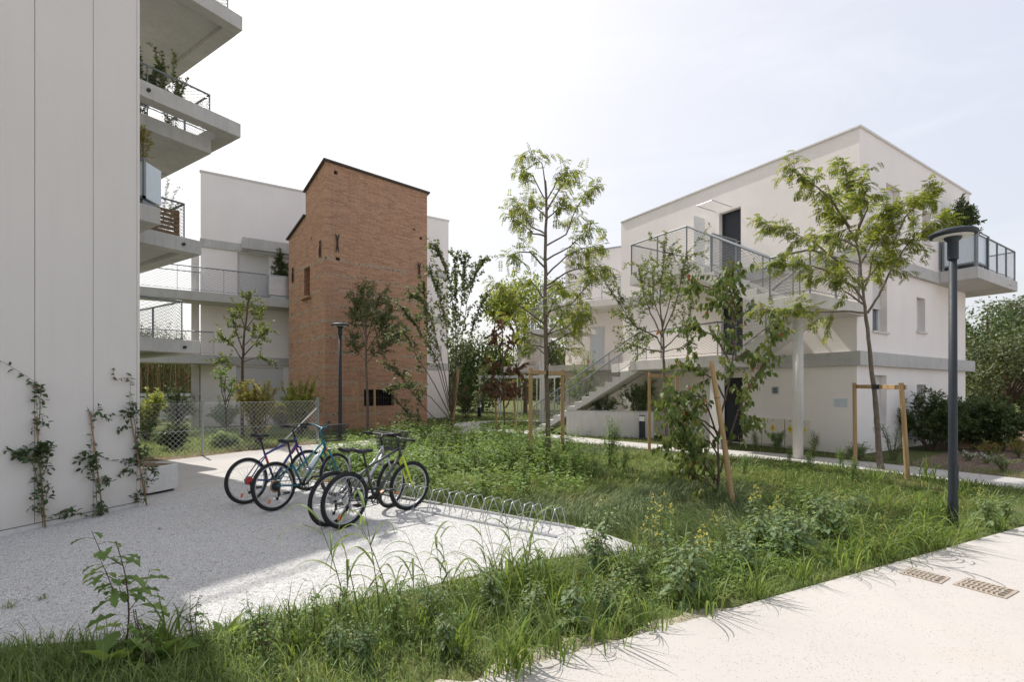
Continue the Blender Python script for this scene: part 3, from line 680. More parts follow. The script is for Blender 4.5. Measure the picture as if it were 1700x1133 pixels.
# local x along the right face (camera facing), local y along the left face, both from the near corner
TW,TY1,TY2=4.70,2.10,4.20
tl=lambda a,z,d: V((d,a,z)); tr=lambda a,z,d: V((a,d,z))
zt0,zt1,zs0,zs1=10.70,10.08,9.05,8.52
def tower_face(mb,fm,a0,a1,z0,ztop0,ztop1,ops,dep):
    zr=min(ztop0,ztop1); wall_open(mb,fm,a0,a1,z0,zr,ops,dep)
    mb.add([fm(a0,zr,0),fm(a1,zr,0),fm(a1,ztop1,0),fm(a0,ztop0,0)],[(0,1,2,3)])
barw=(1.62,3.02,.98,1.68)
holes=[(.35,.50,10.28,10.44),(4.30,4.44,8.50,8.62),(.42,.60,6.86,6.98),(4.22,4.34,6.38,6.50),(3.95,4.05,8.85,8.93)]
mb=MB()
tower_face(mb,tr,0,TW,-.05,zt0,zt0,[barw]+holes,.30)
twin=(1.62,2.30,5.62,6.86)
lh=[(1.42,1.54,7.9,8.02),(3.7,3.82,5.0,5.14),(3.72,3.84,3.6,3.74),(1.2,1.3,4.0,4.12)]
wall_open(mb,tl,0,TY1,-.05,zt1,[(1.62,TY1,5.62,6.86)]+[h_ for h_ in lh if h_[1]<TY1],.30)
mb.add([tl(0,zt1,0),tl(TY1,zt1,0),tl(0,zt0,0)],[(0,1,2)])
wall_open(mb,tl,TY1,TY2,-.05,zs1,[(TY1,2.30,5.62,6.86)]+[h_ for h_ in lh if h_[0]>TY1],.30)
mb.add([tl(TY1,zs1,0),tl(TY2,zs1,0),tl(TY1,zs0,0)],[(0,1,2)])
# back and inner faces
mb.quad((TW,0,-.05),(TW,TY2,-.05),(TW,TY2,zs1),(TW,0,zs1)); mb.add([(TW,0,zs1),(TW,TY1,zs1),(TW,TY1,zt1),(TW,0,zt0)],[(0,1,2,3)])
mb.quad((0,TY1,zs0),(TW,TY1,zs0),(TW,TY1,zt1),(0,TY1,zt1)); mb.quad((0,TY2,-.05),(TW,TY2,-.05),(TW,TY2,zs1),(0,TY2,zs1))
mb.build('brick_wall',M['brick'],tw)
mb=MB()
mb.add([(-.10,-.10,zt0+.0),(TW+.10,-.10,zt0),(TW+.10,TY1+.06,zt1-.01),(-.10,TY1+.06,zt1-.01),(-.10,-.10,zt0+.06),(TW+.10,-.10,zt0+.06),(TW+.10,TY1+.06,zt1+.05),(-.10,TY1+.06,zt1+.05)],
       [(3,2,1,0),(4,5,6,7),(0,1,5,4),(1,2,6,5),(2,3,7,6),(3,0,4,7)])
mb.build('upper_roof',M['tile'],tw)
mb=MB()
mb.add([(-.10,TY1+.004,zs0+.02),(TW+.1,TY1+.004,zs0+.02),(TW+.1,TY2+.1,zs1),(-.10,TY2+.1,zs1),(-.10,TY1+.004,zs0+.08),(TW+.1,TY1+.004,zs0+.08),(TW+.1,TY2+.1,zs1+.06),(-.10,TY2+.1,zs1+.06)],
       [(3,2,1,0),(4,5,6,7),(0,1,5,4),(1,2,6,5),(2,3,7,6),(3,0,4,7)])
mb.build('lower_roof',M['tile'],tw)
mb=MB()
for h_ in holes: boxm(mb,tr,h_[0]-.01,h_[1]+.01,h_[2]-.01,h_[3]+.01,.27,.32)
for h_ in lh: boxm(mb,tl,h_[0]-.01,h_[1]+.01,h_[2]-.01,h_[3]+.01,.27,.32)
mb.build('beam_hole',M['void'],tw)
mb=MB(); boxm(mb,tr,barw[0]-.02,barw[1]+.02,barw[2]-.02,barw[3]+.02,.27,.33); bw=mb.build('barred_window',M['void'],tw)
mb=MB()
for k in range(11): x=barw[0]+.08+k*.124; mb.tube([tr(x,barw[2],.12),tr(x,barw[3],.12)],.011,6)
boxm(mb,tr,barw[0],barw[1],(barw[2]+barw[3])/2-.012,(barw[2]+barw[3])/2+.012,.112,.128); mb.build('window_bars',M['iron'],bw)
mb=MB(); boxm(mb,tl,1.6,2.34,5.6,6.9,.28,.36); w_=mb.build('bricked_window',M['brick'],tw)
mb=MB(); boxm(mb,tl,1.5,2.45,5.50,5.60,-.16,.02); mb.build('stone_sill',M['brick'],w_,bevel=.01)
def anchor(fm,a,z,s=1.0):
    mb=MB()
    mb.tube([fm(a-.10*s,z+.52*s,-.05),fm(a-.06*s,z+.40*s,-.05),fm(a,z+.05*s,-.07),fm(a+.02*s,z-.2*s,-.07),fm(a+.08*s,z-.40*s,-.05)],[.02*s,.03*s,.036*s,.03*s,.02*s],6)
    mb.tube([fm(a+.10*s,z+.52*s,-.05),fm(a+.05*s,z+.40*s,-.05),fm(a,z+.05*s,-.04),fm(a-.02*s,z-.2*s,-.04),fm(a-.08*s,z-.40*s,-.05)],[.02*s,.03*s,.036*s,.03*s,.02*s],6)
    mb.build('iron_anchor',M['iron'],tw)
anchor(tr,.47,7.5,.78); anchor(tr,4.26,7.02,.78); anchor(tl,.42,7.25,.75); anchor(tl,3.55,6.75,.75)
# ================================================================ building C behind the tower
OC=V((-13.98,21.9,0)); AC=AB
bC=thing('apartment_building','white four storey block behind the brick tower with bare concrete bands','building',OC,AC)
cf=lambda a,z,d: V((a,d,z))
mb=MB()
opC=[(1.45,2.75,6.05,8.05),(1.4,3.4,.75,2.75),(7.8,9.0,6.5,7.9),(10.9,11.7,3.3,4.2)]
wall_open(mb,cf,0,12.15,0,11.5,opC,.16)
mb.quad((0,0,0),(0,9,0),(0,9,11.5),(0,0,11.5)); mb.quad((12.15,0,0),(13.4,5.2,0),(13.4,5.2,11.5),(12.15,0,11.5)); mb.add([(0,0,11.47),(12.15,0,11.47),(13.4,5.2,11.47),(13.4,9,11.47),(0,9,11.47)],[(0,1,2,3,4)])
mb.build('wall',M['render_pale'],bC)
mb=MB(); mb.prism([(-.04,-.04),(12.19,-.04),(13.44,5.2),(13.2,5.2),(12.0,.2),(-.04,.2)],11.48,11.55); mb.build('coping',M['shutter'],bC)
for z in (2.83,8.10):
    mb=MB(); mb.prism([(-.03,-.06),(12.2,-.06),(12.4,.5),(-.03,.5)],z,z+.38); mb.build('floor_band',M['concrete'],bC,bevel=.01)
mb=MB(); mb.prism([(3.3,-.062),(12.2,-.062),(12.4,.5),(3.3,.5)],5.50,5.88); mb.build('floor_band',M['concrete'],bC,bevel=.01)
for o_ in opC: window(bC,cf,o_,.16,pane='shutter',sill=(o_[2]>6.2 or o_[2]<1),shutter=.96)
# long balcony on the second floor, running past the end of the wall
mb=MB(); mb.prism([(-2.6,-1.25),(4.2,-1.25),(4.2,-.065),(-2.6,-.065)],5.49,5.87); mb.build('balcony_slab',M['concrete'],bC,bevel=.01)
railing(bC,[(-2.5,-.1,5.87),(-2.5,-1.2,5.87),(2.55,-1.2,5.87)],h=1.05,cw=.2,ch=.11,wr=.0045,step=1.7)
railing(bC,[(-2.5,-.1,5.87),(0,-.1,5.87)],h=1.05,net=False,step=2)
mb=MB(); mb.prism([(1.6,-.75),(1.85,-.75),(1.85,-.065),(1.6,-.065)],8.12,8.62)
mb.prism([(1.851,-.75),(5.2,-.75),(5.2,-.5),(1.851,-.5)],8.12,8.62); mb.build('concrete_canopy',M['concrete'],bC,bevel=.01)
mb=MB(); mb.prism([(-2.3,-1.0),(.6,-1.0),(.6,-.065),(-2.3,-.065)],2.80,3.19); mb.build('balcony_slab',M['concrete'],bC,bevel=.01)
railing(bC,[(-2.2,-.1,3.19),(-2.2,-.95,3.19),(.5,-.95,3.19)],h=1.0,cw=.2,ch=.11,wr=.0045,step=1.6)
mb=MB(); mb.box(-.35,-.05,.02,.32,0,8.2); mb.build('corner_column',M['concrete_light'],bC,bevel=.01)
mb=MB(); mb.box(8.6,10.6,-.10,-.02,4.45,4.75); mb.build('vent_louvre',M['dark'],bC)
pc=thing('balcony_planter','brushed steel box planter on the white block balcony beside the brick tower','planter',OC+uB*2.65-vB*1.15+V((0,0,5.87)),AC)
mb=MB(); mb.box(0,1.05,0,.75,.16,1.05); mb.build('planter_panel',M['steelpanel'],pc,bevel=.012)
mb=MB(); mb.box(-.012,1.062,-.012,.762,1.05,1.09); mb.box(.06,1.0,.06,.7,0,.16)
for x in (-.01,1.03): mb.box(x,x+.03,-.012,.02,.1,1.05)
mb.build('planter_frame',M['galv'],pc)
# ================================================================ building A (left, tall, in shade)
K=V((-5.36,6.97,0)); dA=V((.306,.952,0)); nA=V((-.952,.306,0))
AA=math.atan2(dA.x*-1,dA.y)  # local y = dA
bA=thing('apartment_building','tall off white panelled building with stacked concrete balconies and grooved side wall','building',K,AA)
HA=14.2
# local: x right (outwards from the wall), y along dA ; wall occupies y<0, x<=0
mb=MB()
wf=lambda a,z,d: V((-d,a,z))
J=[-9.0]
def joint_y(px):   # wall position (local y, negative) seen at pixel column px
    r=(px-CX)/F; t=(K.x-r*K.y)/(dA.x-r*dA.y); return -t
joints=[-9.0,-6.6,-4.2,joint_y(58),joint_y(155),0.0]
g=.007
for i in range(len(joints)-1):
    a0=joints[i]+(g/2 if i else 0); a1=joints[i+1]-(g/2 if i<len(joints)-2 else 0)
    mb=MB(); mb.box(-.026,0,a0,a1,.06,HA); mb.build('wall_panel',M['panel'],bA,bevel=.004)
mb=MB(); mb.box(-8,-.03,-9,-.004,0,HA); mb.build('wall_core',M['joint'],bA)
mb=MB(); mb.box(-8,-.065,-.003,.03,0,HA); mb.build('end_wall',M['panel'],bA)
mb=MB(); mb.box(-.055,.012,.001,.032,0.02,HA); mb.build('corner_trim',M['panel'],bA)
mb=MB(); mb.box(-.065,.001,-9.0,0,HA,HA+.06); mb.build('coping',M['galv'],bA)
mb=MB(); mb.box(-.05,.02,-9,.0,-.03,.05); mb.build('plinth',M['concrete_light'],bA)
def la(p):  # world -> local of bA
    p=V(p)-K; return V((p.dot(V((dA.y,-dA.x,0))),p.dot(dA),p.z))
eR=V((.545,.838,0)); eF=V((-.843,.538,0))   # right edge direction, far edge direction
def balc(corner,zt,thick,lenR=5.0,lenF=4.5,beam=.32,slot=0.0,recess=.10,name='balcony_slab'):
    c=V((corner.x,corner.y,0)); a=c-eR*lenR; d=c+eF*lenF; b=a+eF*lenF
    mb=MB()
    def poly(off_r,off_f,lr,lf):
        p0=c+eF*off_r-eR*off_f; return [la(q) for q in (p0-eR*lr,p0,p0+eF*lf,p0-eR*lr+eF*lf)]
    # edge beams
    def strip(p,q,wv,z0,z1):
        pts=[la(p),la(q),la(q+wv),la(p+wv)]; mb.prism([(k.x,k.y) for k in pts],z0,z1)
    strip(a,c-eR*.004,eF*beam,zt-thick,zt)
    strip(c+eF*(beam+.003),d,-eR*beam,zt-thick-.001,zt-.003)
    # deck between
    o0=beam+slot
    pts=[la(q) for q in (a+eF*(o0+.002),c+eF*(o0+.002)-eR*(beam+.004),d-eR*(beam+.004),b)]
    mb.prism([(k.x,k.y) for k in pts],zt-(.66 if slot else thick-recess),zt-(.34 if slot else .10))
    return mb.build(name,M['concrete'],bA,bevel=.008)
c1=P(403,28,11.7); c2=P(400,206,11.7); c3=P(335,401,11.7); c4_=P(333,567,11.7)
balc(c1,c1.z,.33,beam=.3); balc(c2,c2.z,.33,slot=.40); balc(c3,c3.z,.33); balc(c4_,c4_.z,.30)
c3b=P(267,346,9.8); balc(c3b,c3b.z,.33,lenR=2.6,lenF=2.4)
c0=P(400,-190,11.7)
def brail(c,offr,offf,lr,lf,h=1.02):
    c=V(c); p1=c+eF*offr-eR*offf
    railing(bA,[la(p1-eR*lr),la(p1),la(p1+eF*lf)],h=h,step=1.3,cw=.15,ch=.082)
brail(c1,.45,.12,4.2,3.6); brail(c2,1.2,.13,4.0,2.6); brail(c3,.72,.07,4.0,3.0); brail(c4_,.8,.06,3.8,3.2)
for (c,ofs) in ((c3,.4),(c4_,.35),(c2,1.9)):
    mb=MB(); p=V(c)-eR*ofs+V((0,0,-.17)); outw=V((eR.y,-eR.x,0)); mb.tube([la(p),la(p+outw*.05)],.035,10); mb.build('drain_spout',M['dark'],bA)
# things standing on A's balconies
bp=thing('balcony_planter','frosted glass planter box at the edge of the tall panelled block','planter',P(238,338,9.6),0)
mb=MB(); mb.box(-.75,-.01,0.0,.5,.14,.86); mb.build('planter_panel',M['frost'],bp)
mb=MB(); mb.box(-.80,.04,-.03,.02,.84,.90); mb.box(-.0,.04,-.03,.02,.1,.84); mb.box(-.8,.04,-.03,.02,.1,.15); mb.box(-.7,-.05,.05,.45,0,.1); mb.build('planter_frame',M['rail'],bp)
pw=thing('pallet_screen','brown wooden pallet screen behind the railing of the left balcony','pallet screen',V(c3)-eR*1.2+eF*.88-V((0,0,.10)),math.atan2(eR.y,eR.x))
mb=MB()
for k in range(9): mb.box(0.0,1.1,0,.02,.03+k*.105,.03+k*.105+.075)
for x in (.0,.5,1.01): mb.box(x,x+.09,.021,.11,0,.98)
mb.build('slats',M['crate'],pw)
# planter box at the wall corner
pbx=thing('planter_box','low cream metal planter box at the foot of the panelled wall corner','planter',G(245,824),AA)
pbx.location.z=0.004
mb=MB(); mb.box(-.75,0,0,.50,.03,.43); mb.build('box_body',M['shutter'],pbx,bevel=.008)
mb=MB(); mb.box(-.70,-.05,.05,.45,.36,.434); mb.build('potting_soil',M['litter'],pbx)
mb=MB(); mb.box(-.70,-.04,.04,.46,0,.03); mb.build('box_base',M['dark'],pbx)
# ================================================================ bicycles
def paint(name,col): return plain(name,col,.3,0,.6)
def bike(label,rear,front,frame_mat,fork_mat,style='diamond',basket=False,bottle=False,knob=False,lean=3,steer=0,seat_z=.93,bar_z=1.03,accent=None,rise='flat',guard=False,spoke_disc=None):
    d=V(front)-V(rear); yaw=math.atan2(d.y,d.x)
    b=thing('bicycle',label,'bicycle',(rear.x,rear.y,.0),yaw,'bicycles parked in the rack')
    b.rotation_euler=(rad(lean),0,yaw)
    WR=.335; Rh=V((0,0,WR)); Fh=V((1.07,0,WR)); BB=V((.44,0,.285))
    ST=V((.30,0,.70 if style=='diamond' else .60)); HT_=V((.845,0,.90)); HB=V((.885,0,.765)); SD=V((.30-.055*(seat_z-.70)/.23*1.0,0,seat_z))
    mb=MB()
    mb.tube([BB,ST],.017,10); mb.tube([HT_,HB],.021,10)
    if style=='diamond':
        mb.tube([ST+V((.005,0,-.02)),HT_+V((.004,0,-.03))],.016,10); mb.tube([BB,HB+V((-.005,0,.02))],.021,10)
    elif style=='twin':
        mb.tube([V((.365,0,.50)),HT_+V((.01,0,-.03))],.015,10); mb.tube([BB,HB+V((-.005,0,.02))],.018,10)
    else:
        mb.tube([BB+V((0,0,.0)),V((.55,0,.43)),V((.72,0,.60)),HB+V((-.005,0,.03))],.023,10); mb.tube([V((.335,0,.57)),V((.48,0,.58)),V((.68,0,.68)),HT_+V((.01,0,-.03))],.014,10)
    for s in (-1,1):
        mb.tube([BB+V((-.03,s*.028,0)),V((.2,s*.05,.31)),Rh+V((0,s*.062,0))],[.012,.011,.009],8)
        mb.tube([ST+V((.002,s*.018,-.05)),V((.19,s*.045,.56)),Rh+V((0,s*.062,0))],[.009,.009,.008],8)
    fr=mb.build('frame',frame_mat,b,smooth=True)
    if accent:
        mb=MB(); m_=BB.lerp(HB,.75); n_=BB.lerp(HB,.95); mb.tube([m_,n_],.0222,10); mb.build('paint_band',accent,fr,smooth=True); mb=MB(); m2=BB.lerp(ST,.55); n2=BB.lerp(ST,.85); mb.tube([m2,n2],.0178,10); mb.build('paint_band',accent,fr,smooth=True)
    # fork (steers)
    def steerp(p):
        ax=(HT_-HB).normalized(); q=Quaternion(ax,rad(steer)); return HB+q@(V(p)-HB)
    mb=MB(); cr=HB+V((.012,0,-.03))
    mb.tube([steerp(HB),steerp(cr)],.019,8); mb.tube([steerp(cr+V((0,-.055,0))),steerp(cr+V((0,.055,0)))],.015,8)
    for s in (-1,1): mb.tube([steerp(cr+V((0,s*.055,0))),steerp(cr.lerp(Fh,.6)+V((.0,s*.058,0))),steerp(Fh+V((0,s*.056,0)))],[.0155,.014,.010],8)
    mb.build('fork',fork_mat,b,smooth=True)
    # wheels
    for (h,nm) in ((Rh,0),(Fh,1)):
        w_=bpy.data.objects.new('wheel',None); COL.objects.link(w_); w_.parent=b; hp=h if not nm else steerp(h); w_.location=hp
        if nm: w_.rotation_euler=(0,0,rad(steer))
        mb=MB(); mb.torus((0,0,0),(0,1,0),WR-.024,.0245,56,10)
        if knob:
            for k in range(72):
                a=2*math.pi*k/72
                for s in (-.5,0,.5):
                    rr=WR-.024+.0255*math.cos(s*1.3); p=V((math.cos(a)*rr,.0255*math.sin(s*1.3)*1.05,math.sin(a)*rr)); t_=V((-math.sin(a),0,math.cos(a)))
                    mb.bar(p-t_*.006,p+t_*.006,.009,.009,up=(math.cos(a),0,math.sin(a)))
        mb.build('tyre',M['rubber'],w_,smooth=not knob)
        mb=MB(); mb.torus((0,0,0),(0,1,0),WR-.052,.011,56,8); mb.build('rim',M['chrome'] if not knob else M['rack'],w_,smooth=True)
        mb=MB(); mb.tube([(0,-.05,0),(0,-.025,0),(0,-.024,0),(0,.024,0),(0,.025,0),(0,.05,0)],[.009,.012,.024,.024,.012,.009],12); mb.build('hub',M['chrome'],w_,smooth=True)
        mb=MB()
        for k in range(32):
            a=2*math.pi*k/32; s=1 if k%2 else -1; a2=a+(.35 if (k//2)%2 else -.35)
            mb.tube([(math.cos(a2)*.022,s*.024,math.sin(a2)*.022),(math.cos(a)*(WR-.06),0,math.sin(a)*(WR-.06))],.0013,3,False)
        mb.build('spokes',M['rack'],w_)
        a=rad(250 if not nm else 200)
        mb=MB(); mb.bar((math.cos(a)*.18,.012,math.sin(a)*.18),(math.cos(a)*.245,.012,math.sin(a)*.245),.012,.04,up=(0,1,0)); mb.build('wheel_reflector',M['orange'],w_,bevel=.004)
        if not nm:
            mb=MB()
            for k in range(6): mb.tube([(0,-.034-k*.0045,0),(0,-.037-k*.0045,0)],.062-k*.0065,24)
            mb.build('cassette',M['chrome'] if not spoke_disc else M['dark'],w_)
            if spoke_disc:
                mb=MB(); mb.tube([(0,-.029,0),(0,-.032,0)],.085,28); mb.build('spoke_guard',spoke_disc,w_)
    # crankset, chain, derailleur
    mb=MB(); mb.tube([BB+V((0,-.06,0)),BB+V((0,.06,0))],.02,12); mb.torus(BB+V((0,-.05,0)),(0,1,0),.082,.006,36,6); mb.torus(BB+V((0,-.043,0)),(0,1,0),.062,.005,30,6)
    for k in range(5): a=k*2*math.pi/5; mb.bar(BB+V((0,-.05,0)),BB+V((math.cos(a)*.08,-.05,math.sin(a)*.08)),.018,.005,up=(0,1,0))
    ca=rad(35)
    c1_=BB+V((math.cos(ca)*.17,-.075,math.sin(ca)*.17)); c2_=BB+V((-math.cos(ca)*.17,.075,-math.sin(ca)*.17))
    mb.bar(BB+V((0,-.07,0)),c1_,.024,.014,up=(0,1,0)); mb.bar(BB+V((0,.07,0)),c2_,.024,.014,up=(0,1,0))
    ck=mb.build('crankset',M['black'],b)
    for (c_,s) in ((c1_,-1),(c2_,1)):
        mb=MB(); q=c_+V((0,s*.06,0)); mb.box(q.x-.045,q.x+.045,q.y-.045,q.y+.045,q.z-.012,q.z+.012); mb.build('pedal',M['black'],ck,bevel=.006)
    mb=MB(); y=-.047
    mb.tube([BB+V((0,y,.084)),Rh+V((0,y,.058))],.0045,4); mb.tube([BB+V((0,y,-.084)),V((.03,y,.20)),V((.0,y,.17)),V((-.03,y,.21))],.0045,4); mb.build('chain',M['dark'],b)
    mb=MB(); mb.bar((.01,-.07,.32),(.03,-.062,.22),.02,.03); mb.tube([(.03,-.05,.215),(.03,-.058,.215)],.022,12); mb.tube([(.0,-.05,.165),(.0,-.058,.165)],.022,12); mb.bar((.03,-.056,.215),(.0,-.056,.165),.016,.008); mb.build('derailleur',M['chrome'] if knob else M['black'],b)
    # seat post and saddle
    mb=MB(); mb.tube([ST,SD-V((0,0,.03))],.0135,10); sp=mb.build('seat_post',M['chrome'] if style=='curve' else M['black'],b,smooth=True)
    mb=MB(); secs=[(-.125,.045,.02),(-.11,.078,.03),(-.05,.078,.032),(.0,.045,.03),(.06,.026,.028),(.12,.02,.022),(.145,.012,.012)]; n=12; vs=[];fs=[]
    for (x,hw,hh) in secs:
        for k in range(n):
            a=2*math.pi*k/n; zz=math.sin(a)*hh*(1.0 if math.sin(a)>0 else .9); vs.append(SD+V((x,math.cos(a)*hw,zz+(.018 if x<-.08 else 0)+ (0 if x<.1 else -.006))))
    m=len(secs)
    for i in range(m-1):
        for k in range(n): fs.append((i*n+k,i*n+(k+1)%n,(i+1)*n+(k+1)%n,(i+1)*n+k))
    fs.append(tuple(reversed(range(n)))); fs.append(tuple(range((m-1)*n,m*n))); mb.add(vs,fs); mb.build('saddle',M['saddle'],b,smooth=True)
    # stem, handlebar
    top=HT_+(HT_-HB).normalized()*(bar_z-.97); ctr=top+V((.055,0,.045))
    mb=MB(); mb.tube([steerp(HT_),steerp(top),steerp(ctr)],.0145,10); mb.build('stem',M['black'] if rise!='up' else frame_mat,b,smooth=True)
    if rise=='flat': bp_=[(-.30,-.03,.02),(-.12,0,.012),(0,0,0),(.12,0,.012),(.30,-.03,.02)]
    else: bp_=[(-.29,-.16,.07),(-.19,-.05,.075),(-.06,.02,.0),(0,.02,0),(.06,.02,.0),(.19,-.05,.075),(.29,-.16,.07)]
    pts=[steerp(ctr+V((q[1],q[0],q[2]))) for q in bp_]
    mb=MB(); mb.tube(pts,.0115,8); hb=mb.build('handlebar',M['black'] if rise!='up' else frame_mat,b,smooth=True)
    for (e0,e1) in ((0,1),(-1,-2)):
        p=pts[e0]; q=pts[e0].lerp(pts[e1],.13/max((pts[e0]-pts[e1]).length,.13)); mb=MB(); mb.tube([p,q],.0165,10); mb.build('grip',M['rubber'],hb,smooth=True)
        r0=pts[e0].lerp(pts[e1],min(1,.16/(pts[e0]-pts[e1]).length)); mb=MB(); mb.tube([r0,r0+V((.04,0,-.01)),r0.lerp(p,.8)+V((.055,0,-.03))],.006,6); mb.build('brake_lever',M['black'],hb,smooth=True)
    mb=MB()
    for s in (-1,1):
        p=steerp(ctr+V((.04,s*.13,.01))); mb.tube([p,p+V((.10,-s*.03,.03)),p+V((.12,-s*.09,-.08)),steerp(HB+V((.03,s*.01,.03)))],.0028,5,False)
    mb.build('brake_cable',M['black'],b)
    mb=MB()
    mb.tube([steerp(cr+V((.02,-.05,-.05))),steerp(cr+V((.02,-.06,.01)))],.009,6); mb.tube([steerp(cr+V((.02,.05,-.05))),steerp(cr+V((.02,.06,.01)))],.009,6)
    mb.build('front_brake',M['black'],b)
    if basket:
        c=steerp(ctr+V((.21,0,-.10))); bk=MB(); lx,ly,lz=.15,.19,.125
        for z in (-1,-.6,-.2,.2,.6,1):
            sc=.88+.12*z; q=[c+V((sx*lx*sc,sy*ly*sc,z*lz)) for sx,sy in ((-1,-1),(1,-1),(1,1),(-1,1))]
            for i in range(4): bk.tube([q[i],q[(i+1)%4]],.0045 if abs(z)<1 else .007,4,False)
        for k in range(-6,7):
            for sx in (-1,1): bk.tube([c+V((sx*lx*.76,k/6*ly*.76,-lz)),c+V((sx*lx,k/6*ly,lz))],.0045,3,False)
            bk.tube([c+V((-lx*.76,k/6*ly*.76,-lz)),c+V((lx*.76,k/6*ly*.76,-lz))],.005,3,False)
        for k in range(-5,6):
            for sy in (-1,1): bk.tube([c+V((k/5*lx*.76,sy*ly*.76,-lz)),c+V((k/5*lx,sy*ly,lz))],.0045,3,False)
        bk.build('basket',M['black'],b)
    if bottle:
        m_=BB.lerp(HB,.40)+V((-.03,0,.035)); n_=BB.lerp(HB,.78)+V((-.03,0,.035)); mb=MB()
        mb.tube([m_,m_.lerp(n_,.05),m_.lerp(n_,.75),m_.lerp(n_,.88),m_.lerp(n_,.9),n_],[.03,.036,.036,.018,.016,.016],14); mb.build('water_bottle',M['bottle'],b,smooth=True)
        mb=MB(); q=BB.lerp(HB,.95)+V((.02,0,.0)); mb.box(q.x,q.x+.015,-.03,.03,q.z-.03,q.z+.03); mb.build('front_reflector',M['orange'],b,bevel=.004)
    if guard:
        mb=MB(); c=Rh; 
        for k in range(14):
            a=rad(40+k*10.0); a2=rad(50+k*10.0)
            q=[c+V((math.cos(t)*(WR+.022),s*.028,math.sin(t)*(WR+.022))) for t in (a,a2) for s in (-1,1)]
            mb.add(q,[(0,1,3,2)])
        mb.build('mudguard',M['black'],b,smooth=True)
    if style=='diamond' and accent:
        mb=MB(); mb.tube([(0.0,-.066,WR),(.0,-.07,WR)],.055,20); mb.build('dropout_guard',accent,b)
    return b
pm={'blue':paint('blue_frame',(.014,.03,.22)),'teal':paint('teal_frame',(.01,.155,.20)),'silver':paint('silver_frame',(.50,.50,.52)),'grey':paint('charcoal_frame',(.05,.05,.055)),'lime':paint('lime_fork',(.55,.66,.02))}
pm['silver'].node_tree.nodes['Principled BSDF'].inputs['Metallic'].default_value=.6
fwd=V((.545,.838,0))
def bk(px,py,*a,ang=0,**k):
    r=G(px,py); q=Quaternion((0,0,1),rad(ang))@fwd; return bike(a[0],r,r+q,*a[1:],**k)
bk(411,837,'dark blue bicycle with red trim, farthest of the four in the rack',pm['blue'],pm['blue'],style='diamond',lean=-3,steer=-6,accent=M['red'],seat_z=.97,bar_z=1.08,ang=6)
bk(457,848.5,'teal step through bicycle with clear bottle on its frame and wire basket',pm['teal'],pm['teal'],style='twin',basket=True,bottle=True,lean=-4,steer=5,seat_z=.93,bar_z=1.12,rise='up',spoke_disc=M['bamboo'],ang=4)
bk(548,874,'silver bicycle with curved step through frame beside the charcoal one',pm['silver'],pm['silver'],style='curve',basket=True,lean=3,steer=8,seat_z=.90,bar_z=1.08,rise='flat',ang=5)
bk(572,877,'charcoal mountain bicycle with lime yellow front fork',pm['grey'],pm['lime'],style='diamond',knob=True,lean=2.5,steer=-7,seat_z=.90,bar_z=1.03,ang=0)
# ================================================================ bicycle rack: three lengths end to end
rdir=(V((rackB[0],rackB[1],0))-V((rackA[0],rackA[1],0))).normalized(); rn=V((-rdir.y,rdir.x,0))
if rn.y<0: rn=-rn
near0=G(931,895); 
def rack(start,nslots,label):
    r=thing('bicycle_rack',label,'bicycle rack',start,math.atan2(rdir.y,rdir.x),'low bicycle racks on the gravel edge')
    LN=nslots*.30; mb=MB(); mb.box(0,LN,-.02,.02,.0,.025); mb.box(0,LN,.42,.46,.0,.025)
    mb.build('base_rail',M['rack'],r)
    for k in range(nslots):
        for s in (-.045,.045):
            x=.15+k*.30+s; mb=MB(); fl=.012 if s>0 else -.012
            mb.tube([(x,0,.02),(x+fl,.125,.255),(x+fl,.138,.272),(x+fl,.16,.278),(x+fl,.28,.278),(x+fl,.302,.272),(x+fl,.315,.255),(x,.44,.02)],.0062,7); mb.build('hoop',M['rack'],r,smooth=True)
    return r
total=rdir
st0=near0-rdir*.06
rack(st0-rdir*2.1,7,'galvanised wheel rack with empty hoops nearest the tall weeds')
rack(st0-rdir*4.26,7,'galvanised wheel rack holding the silver and charcoal bicycles')
rack(st0-rdir*6.4,7,'galvanised wheel rack behind the blue and teal bicycles')
# ================================================================ lamps
def lamp(x,y,h,label,rd=.31,k=1.0):
    l=thing('street_lamp',label,'street lamp',(x,y,0))
    mb=MB(); mb.lathe([(.064*k,-.03),(.064*k,.32),(.060*k,.34),(.055*k,1.2),(.050*k,h-.36)],n=24); o=mb.build('lamp_post',M['dark'],l); o.data.polygons.foreach_set('use_smooth',[len(p.vertices)==4 for p in o.data.polygons])
    mb=MB(); mb.lathe([(.062*k,h-.36),(.068*k,h-.355),(.068*k,h-.14),(.10*k,h-.115),(.11*k,h-.085)],n=24); mb.build('lamp_neck',M['dark'],l)
    mb=MB(); mb.lathe([(.11*k,h-.085),(rd-.03,h-.080),(rd-.012,h-.074),(rd,h-.05),(rd-.004,h-.03),(rd-.05,h-.005),(.12,h+.012),(.0,h+.015)],n=48); hd=mb.build('lamp_head',M['dark'],l)
    mb=MB(); mb.lathe([(.115,h-.0865),(rd-.045,h-.0865),(rd-.045,h-.082),(.115,h-.082)],n=40); mb.build('lens',M['light'],hd)
    mb=MB(); mb.box(-.028*k,.028*k,-.066*k,-.05*k,.45,.75); mb.build('access_hatch',M['dark'],l)
    return l
g=G(1582,873); lamp(g.x,g.y,3.62,'dark round headed lamp post standing in the grass by the pale paving',.236,.80)
lamp(-5.53,15.7,3.80,'slim dark lamp post in front of the brick tower',.27)
